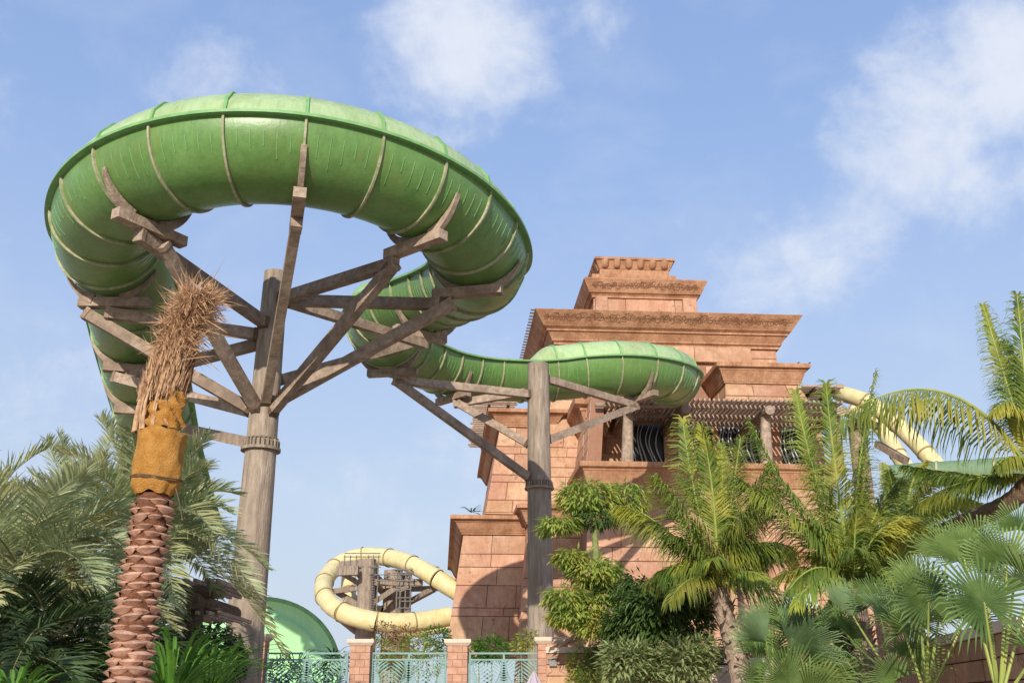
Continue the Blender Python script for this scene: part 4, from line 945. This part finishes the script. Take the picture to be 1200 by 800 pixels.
strap_plant('yellow green agave left of the tower corner behind the railing', 493, 772, 33, 16, 1.1, m='cloudleaf', wd=.05, seed=10, up=(20, 80), group=ag)
strap_plant('far palm tuft on the roof edge of the lower left block', 553, 600, 66, 14, .9, m='datedark', wd=.06, seed=12, up=(5, 70), group=ag)
# ------------------------------------------------------------------ coconut palms
def coconut(label, B, trunk, r0, r1, fr, seed, tm='greytrunk', ll=.75, fill=0, L=3, wd=.0165, stub=None):
    t = thing('coconut_palm', label, 'palm tree', tuple(trunk[0])); random.seed(seed)
    palm_trunk(t, trunk, r0, r1, tm)
    if stub: fibre_stubs(t, stub[0], stub[1], stub[2], stub[3], tm if tm == 'greytrunk' else 'greytrunk', seed)
    for (c, e, dY, kw) in fr:
        Yb = B.y; p2 = at(e[0], e[1], Yb+dY); p1_ = at(c[0], c[1], Yb+dY*.55)
        a = dict(ll=ll*1.3, n=135, droop=1.0, lift=0, ang=40, wd=wd, m='coco', rr=.045); a.update(kw); l_ = a.pop('ll'); n_ = a.pop('n')
        frond(t, B, p1_, p2, l_, n_, **a)
    if fill: crown(t, B, fill, L, ll*.9, (15, 80), (0, 360), 'coco', seed, 1.0, .0, .6, 80, wd*.9, .028, 48)
    return t
B1 = at(842, 688, 24)
coconut('coconut palm with shaggy pale trunk between the pruned trees and the fan palms', B1, [(at(870, 800, 24).x+.1, 24, 0), tuple(at(868, 795, 24)), tuple(at(856, 745, 24)), tuple(B1)], .27, .18,
        [((812, 590), (800, 492), .5, {}), ((838, 560), (822, 500), -.6, {}), ((858, 580), (868, 512), .8, {}), ((775, 600), (727, 592), .3, dict(droop=1.2)), ((805, 610), (772, 560), -.8, dict(droop=.8)), ((880, 570), (905, 572), -1, dict(droop=1.3)),
         ((868, 620), (925, 640), -.8, dict(droop=1.4)), ((815, 650), (775, 668), -.5, dict(droop=1.2)), ((850, 590), (845, 520), .9, {}), ((868, 600), (900, 545), -.9, dict(droop=1.1)), ((840, 610), (800, 560), 1.2, {}), ((875, 610), (885, 650), -.4, dict(droop=1.3)),
         ((862, 620), (896, 600), -.3, dict(m='cocodry', n=50, ll=.8, droop=1.6)), ((835, 620), (812, 600), -.9, dict(m='cocodry', n=40, ll=.6, droop=1.6))],
        5, stub=(at(870, 800, 24), at(846, 705, 24), .2, 60), fill=14, L=2.1, ll=.85)
B2 = at(1000, 690, 20)
coconut('coconut palm with tall upright fronds right of the tower, trunk wrapped in fibre', B2, [(at(1016, 800, 20).x, 20, 0), tuple(at(1014, 790, 20)), tuple(at(1008, 735, 20)), tuple(B2)], .24, .17,
        [((955, 580), (932, 458), .4, {}), ((978, 560), (968, 450), -.3, {}), ((1000, 550), (1026, 436), .3, dict(ll=.6)), ((1012, 590), (1015, 470), .8, dict(ll=.6)), ((930, 600), (878, 492), -.3, dict(ll=.6)), ((945, 610), (862, 560), -.6, dict(droop=1.2)),
         ((1030, 575), (1098, 625), -.6, dict(droop=.7, ll=.85)), ((1050, 560), (1145, 588), .3, dict(droop=.7, ll=.85)), ((1040, 625), (1130, 615), .8, dict(droop=.9)), ((960, 640), (925, 690), -.8, dict(droop=1.4, ll=.6)), ((955, 600), (915, 560), .9, dict(m='cocodry', n=50, ll=.7, droop=1.5)),
         ((1030, 650), (1070, 690), -.6, dict(droop=1.2, ll=.6)), ((975, 600), (945, 520), .9, {}), ((1015, 600), (1055, 560), .5, {})],
        9, stub=(at(1016, 800, 20), at(1004, 715, 20), .18, 50), fill=12, L=1.9, ll=.7)
B3 = at(1212, 560, 18)
coconut('leaning coconut palm at the right edge with a frond arching left over the chute', B3, [(at(930, 800, 26).x, 26, 0), tuple(at(960, 740, 25)), tuple(at(1040, 658, 23)), tuple(at(1120, 617, 20.5)), tuple(at(1180, 590, 18.6)), tuple(B3)], .20, .16,
        [((1180, 450), (1152, 358), .2, dict(ll=.6)), ((1200, 430), (1192, 346), -.2, dict(ll=.7)), ((1225, 440), (1240, 350), .3, {}), ((1120, 400), (985, 488), -.2, dict(droop=2.2, ll=1.0, n=96, wd=.018, lift=-.5, ang=62)), ((1150, 545), (1075, 590), .5, dict(droop=1.4, ll=.6)),
         ((1240, 470), (1300, 480), .2, {}), ((1190, 450), (1165, 480), -.5, dict(droop=1.3, ll=.6)), ((1200, 450), (1178, 400), .5, {}), ((1190, 520), (1168, 545), -.3, dict(droop=1.5, ll=.5)), ((1140, 560), (1060, 545), .9, dict(droop=1.2, ll=.55))],
        13, 'browntrunk', ll=.6)
B4 = at(1060, 640, 23)
coconut('small coconut palm behind with yellowing fronds below the green chute', B4, [(B4.x+.3, 23, 0), (B4.x+.15, 23, 1.5), tuple(B4)], .16, .13,
        [((1080, 580), (1130, 590), .2, dict(ll=.6)), ((1060, 560), (1085, 540), .5, dict(ll=.6)), ((1100, 600), (1185, 605), .3, dict(ll=.55, m='coco')), ((1030, 600), (990, 640), .3, dict(ll=.6))], 17, 'browntrunk', fill=16, L=2.4, ll=.65)
# ------------------------------------------------------------------ fan palms
def fan(par, p0, hub, nrm, Rr, m='fan', n=42, spread=230, wd=None, droop=.25, seed=1):
    rnd = random.Random(seed); mb = MB(); nrm = nrm.normalized(); d0 = (hub-p0).normalized(); d0 = (d0-nrm*d0.dot(nrm)).normalized(); s0 = nrm.cross(d0).normalized()
    for k in range(n):
        a = radians(-spread/2+spread*(k+.5)/n); da = radians(spread/n)*.5; l = Rr*(1-.12*abs(a)/2)*rnd.uniform(.8, 1.12)
        def dirv(x): return d0*cos(x)+s0*sin(x)
        c = dirv(a); lft = dirv(a-da*.98); rgt = dirv(a+da*.98); dz = Vector((0, 0, -1)); f1 = rnd.uniform(.36, .5)
        q0 = hub; m1 = hub+c*l*f1+nrm*.02*l; a1 = hub+lft*l*f1*.96-nrm*.02*l; b1 = hub+rgt*l*f1*.96-nrm*.02*l
        hw = (b1-a1)*.5
        m2 = hub+c*l*.82+dz*droop*l*.08+nrm*.01; a2 = m2-hw*.75; b2 = m2+hw*.75; tip = hub+c*l+dz*droop*l*rnd.uniform(.1, 1.3)
        mb.add([q0, a1, m1, b1, a2, m2, b2, tip], [(0, 1, 2), (0, 2, 3), (1, 4, 5, 2), (2, 5, 6, 3), (4, 7, 5), (5, 7, 6)])
    o = mb.build('fan_leaf', m, par); st_ = MB(); mid = (p0+hub)/2+Vector((0, 0, -.05))
    st_.tube(bez(p0, mid+(hub-p0)*.1, hub, 6), [.026, .024, .022, .02, .018, .016, .014], 6); st_.build('petiole', 'rachis', o)
def fanpalm(label, base, Y, fans, seed, tr=None):
    b = at(*base, Y); t = thing('fan_palm', label, 'palm tree', (b.x, Y, 0), 'fan palms at the lower right')
    mb = MB(); mb.tube([(b.x, Y, 0), (b.x+.03, Y, b.z*.6), tuple(b)], [.16, .14, .10], 12); mb.build('trunk', 'greytrunk', t)
    if tr: fibre_stubs(t, at(base[0], 800, Y), b, .15, tr, seed=seed)
    rnd = random.Random(seed)
    for k, f in enumerate(fans):
        x, y, dY, rp, tx, tz = f[:6]; hub = at(x, y, Y+dY); nrm = Vector((tx, -1, tz)); mm = f[6] if len(f) > 6 else 'fan'
        fan(t, b+Vector((0, 0, -.1)), hub, nrm, rp*(Y+dY)/FPX, mm, seed=seed*50+k, spread=f[7] if len(f) > 7 else 230)
    return t
fanpalm('fan palm with bluish folded leaves right of the shaggy coconut trunk', (905, 790), 20, [(898, 752, -.5, 55, .5, .2, 'fanlight', 110), (925, 760, -.7, 74, -.3, .3, 'fanlight', 120), (945, 750, .2, 60, -.6, .4), (893, 795, -.9, 40, .6, -.2), (925, 800, -1.0, 58, 0, -.3), (960, 795, -.6, 56, -.6, .1), (935, 730, .9, 50, .2, .6), (900, 765, .8, 60, .3, .6), (975, 750, .4, 50, -.5, .3), (905, 730, 1.3, 46, .1, .5), (950, 820, -1.0, 60, -.2, -.3), (980, 790, -.3, 44, -.7, 0)], 2)
fanpalm('fan palm beside the fibrous trunk with a leaf folded towards the annex', (1048, 790), 17.5, [(1000, 722, .9, 58, .5, .4, 'fanlight', 120), (1048, 735, -.3, 66, -.3, .4, 'fanlight', 100), (1066, 770, -.8, 50, -.5, -.1), (985, 735, 1.9, 46, .6, .3), (1028, 705, .9, 48, .2, .6), (1068, 725, .5, 55, -.4, .5), (1050, 795, -.9, 40, 0, -.4)], 3)
fanpalm('fan palm with a big spiky leaf pointing left above the dark stone wall', (1085, 810), 16, [(1088, 705, -.5, 68, .25, .35, 'fan', 300), (1130, 725, .1, 50, -.5, .3), (1060, 740, .3, 45, .6, .2), (1075, 680, .8, 50, .1, .7), (1110, 650, 1.0, 55, -.1, .6)], 4)
fanpalm('fan palm with a starry leaf on a green stalk in the lower right corner', (1170, 815), 14, [(1153, 705, -.4, 72, .05, .3, 'fan', 320), (1180, 660, .4, 66, -.3, .4), (1130, 655, .7, 62, .3, .4), (1205, 690, .2, 60, -.6, .2), (1195, 620, .9, 50, -.3, .5), (1150, 640, 1.3, 55, .1, .5), (1215, 760, -.2, 45, -.5, .1)], 6)
# ------------------------------------------------------------------ right-hand low walls, pillars, sign, steps
def block_wall(name, label, A, B_, z0, z1, th, rows, lens, seed, cop='cap', matn='stone', coph=.16):
    rnd = random.Random(seed); A = Vector(A); B_ = Vector(B_); d = (B_-A); L_ = d.length; d.normalize(); n = Vector((d.y, -d.x, 0)); t = thing(name, label, 'wall', ((A+B_)/2).to_tuple()[:2]+(z0,))
    mb = MB(); mb.beam((A.x, A.y, (z0+z1)/2), (B_.x, B_.y, (z0+z1)/2), th-.12, z1-z0); mb.build('core', 'mortar', t)
    z = z1; r = 0
    while z > z0+.05:
        zb = max(z-rows, z0); s = -rnd.uniform(0, lens[0])
        while s < L_:
            l = rnd.uniform(*lens); a = max(s, 0); b = min(s+l, L_); s += l
            if b-a < .08: continue
            p0, p1_ = A+d*(a+.012), A+d*(b-.012); o_ = n*(th/2+rnd.uniform(-.012, .012)); i_ = n*(th/2-.12)
            mb = MB(); q = lambda P, N_, zz: (P.x+N_.x, P.y+N_.y, zz)
            mb.hexa([q(p0, o_, zb+.012), q(p1_, o_, zb+.012), q(p1_, i_, zb+.012), q(p0, i_, zb+.012), q(p0, o_, z-.012), q(p1_, o_, z-.012), q(p1_, i_, z-.012), q(p0, i_, z-.012)]); mb.build('stone_block', matn, t)
        z = zb; r += 1
    s = 0
    while s < L_-.01:
        l = min(1.2, L_-s); p0, p1_ = A+d*(s+.005), A+d*(s+l-.005); mb = MB(); mb.beam((p0.x, p0.y, z1+coph/2+.002), (p1_.x, p1_.y, z1+coph/2+.002), th+.14, coph); mb.build('coping_stone', cop, t); s += l
    return t
wa = at(1060, 775, 24); wb = at(1215, 722, 14.4)
block_wall('garden_wall', 'shaded brown stone block wall rising behind the fan palms in the lower right corner', (wa.x, 24, 0), (wb.x, 14.4, 0), 0.9, 2.58, .4, .34, (.7, 1.3), 3)
pillar('stone pillar with pale cap behind the fan palms near the annex', 1051, 27, 26, 690, 'stone pillars by the annex')
pillar('stone pillar with pale stepped cap right of the shaggy coconut crown', 892, 30.5, 34, 688, 'stone pillars by the annex')
wl = at(800, 790, 29.5); wr = at(1060, 790, 27)
block_wall('planter_wall', 'low stone wall behind the fan palms joining the two annex pillars', (at(640, 790, 29.1).x, 29.1, 0), (wr.x, 28.6, 0), 0, at(900, 765, 29).z, .4, .3, (.6, 1.1), 5)
sg = thing('tile_sign', 'blue and white mosaic tile panel glimpsed behind the fan palms', 'sign', at(935, 712, 29.5))
a = at(920, 712, 29.5); b = at(958, 695, 29.5); mb = MB(); mb.box((a.x, 29.5, a.z), (b.x, 29.6, b.z)); mb.build('panel', 'white', sg)
for i in range(9):
    for k in range(4):
        if R() < .15: continue
        x0 = a.x+(b.x-a.x)*i/9+.01; z0 = a.z+(b.z-a.z)*k/4+.01; mb = MB(); mb.box((x0, 29.485, z0), (x0+(b.x-a.x)/9-.02, 29.499, z0+(b.z-a.z)/4-.02)); mb.build('tile', 'blue' if R() < .6 else 'white', sg)
stp = thing('steps', 'pale stone steps below the shaggy coconut trunk', 'steps', at(845, 800, 26.5))
for k in range(4):
    a = at(822+k*12, 797-k*9, 26.5+k*.4); b = at(895+k*8, 797-k*9, 26.5+k*.4); mb = MB(); mb.box((a.x, a.y, a.z-.28), (b.x, a.y+.45, a.z)); mb.build('step', 'cap', stp)
dk = thing('wooden_bench_slats', 'bleached timber slats leaning over the wide fence pillar', 'timber slats', at(675, 745, 28))
for k in range(3):
    mb = MB(); mb.beam(at(655+k*5, 757-k*2, 28), at(685+k*6, 737+k*2, 27.6), .08, .07); mb.build('slat', 'slat', dk)
print('objects', len(bpy.data.objects), 'blocks', blocks_made[0], 'tris', sum(len(m.polygons) for m in bpy.data.meshes))
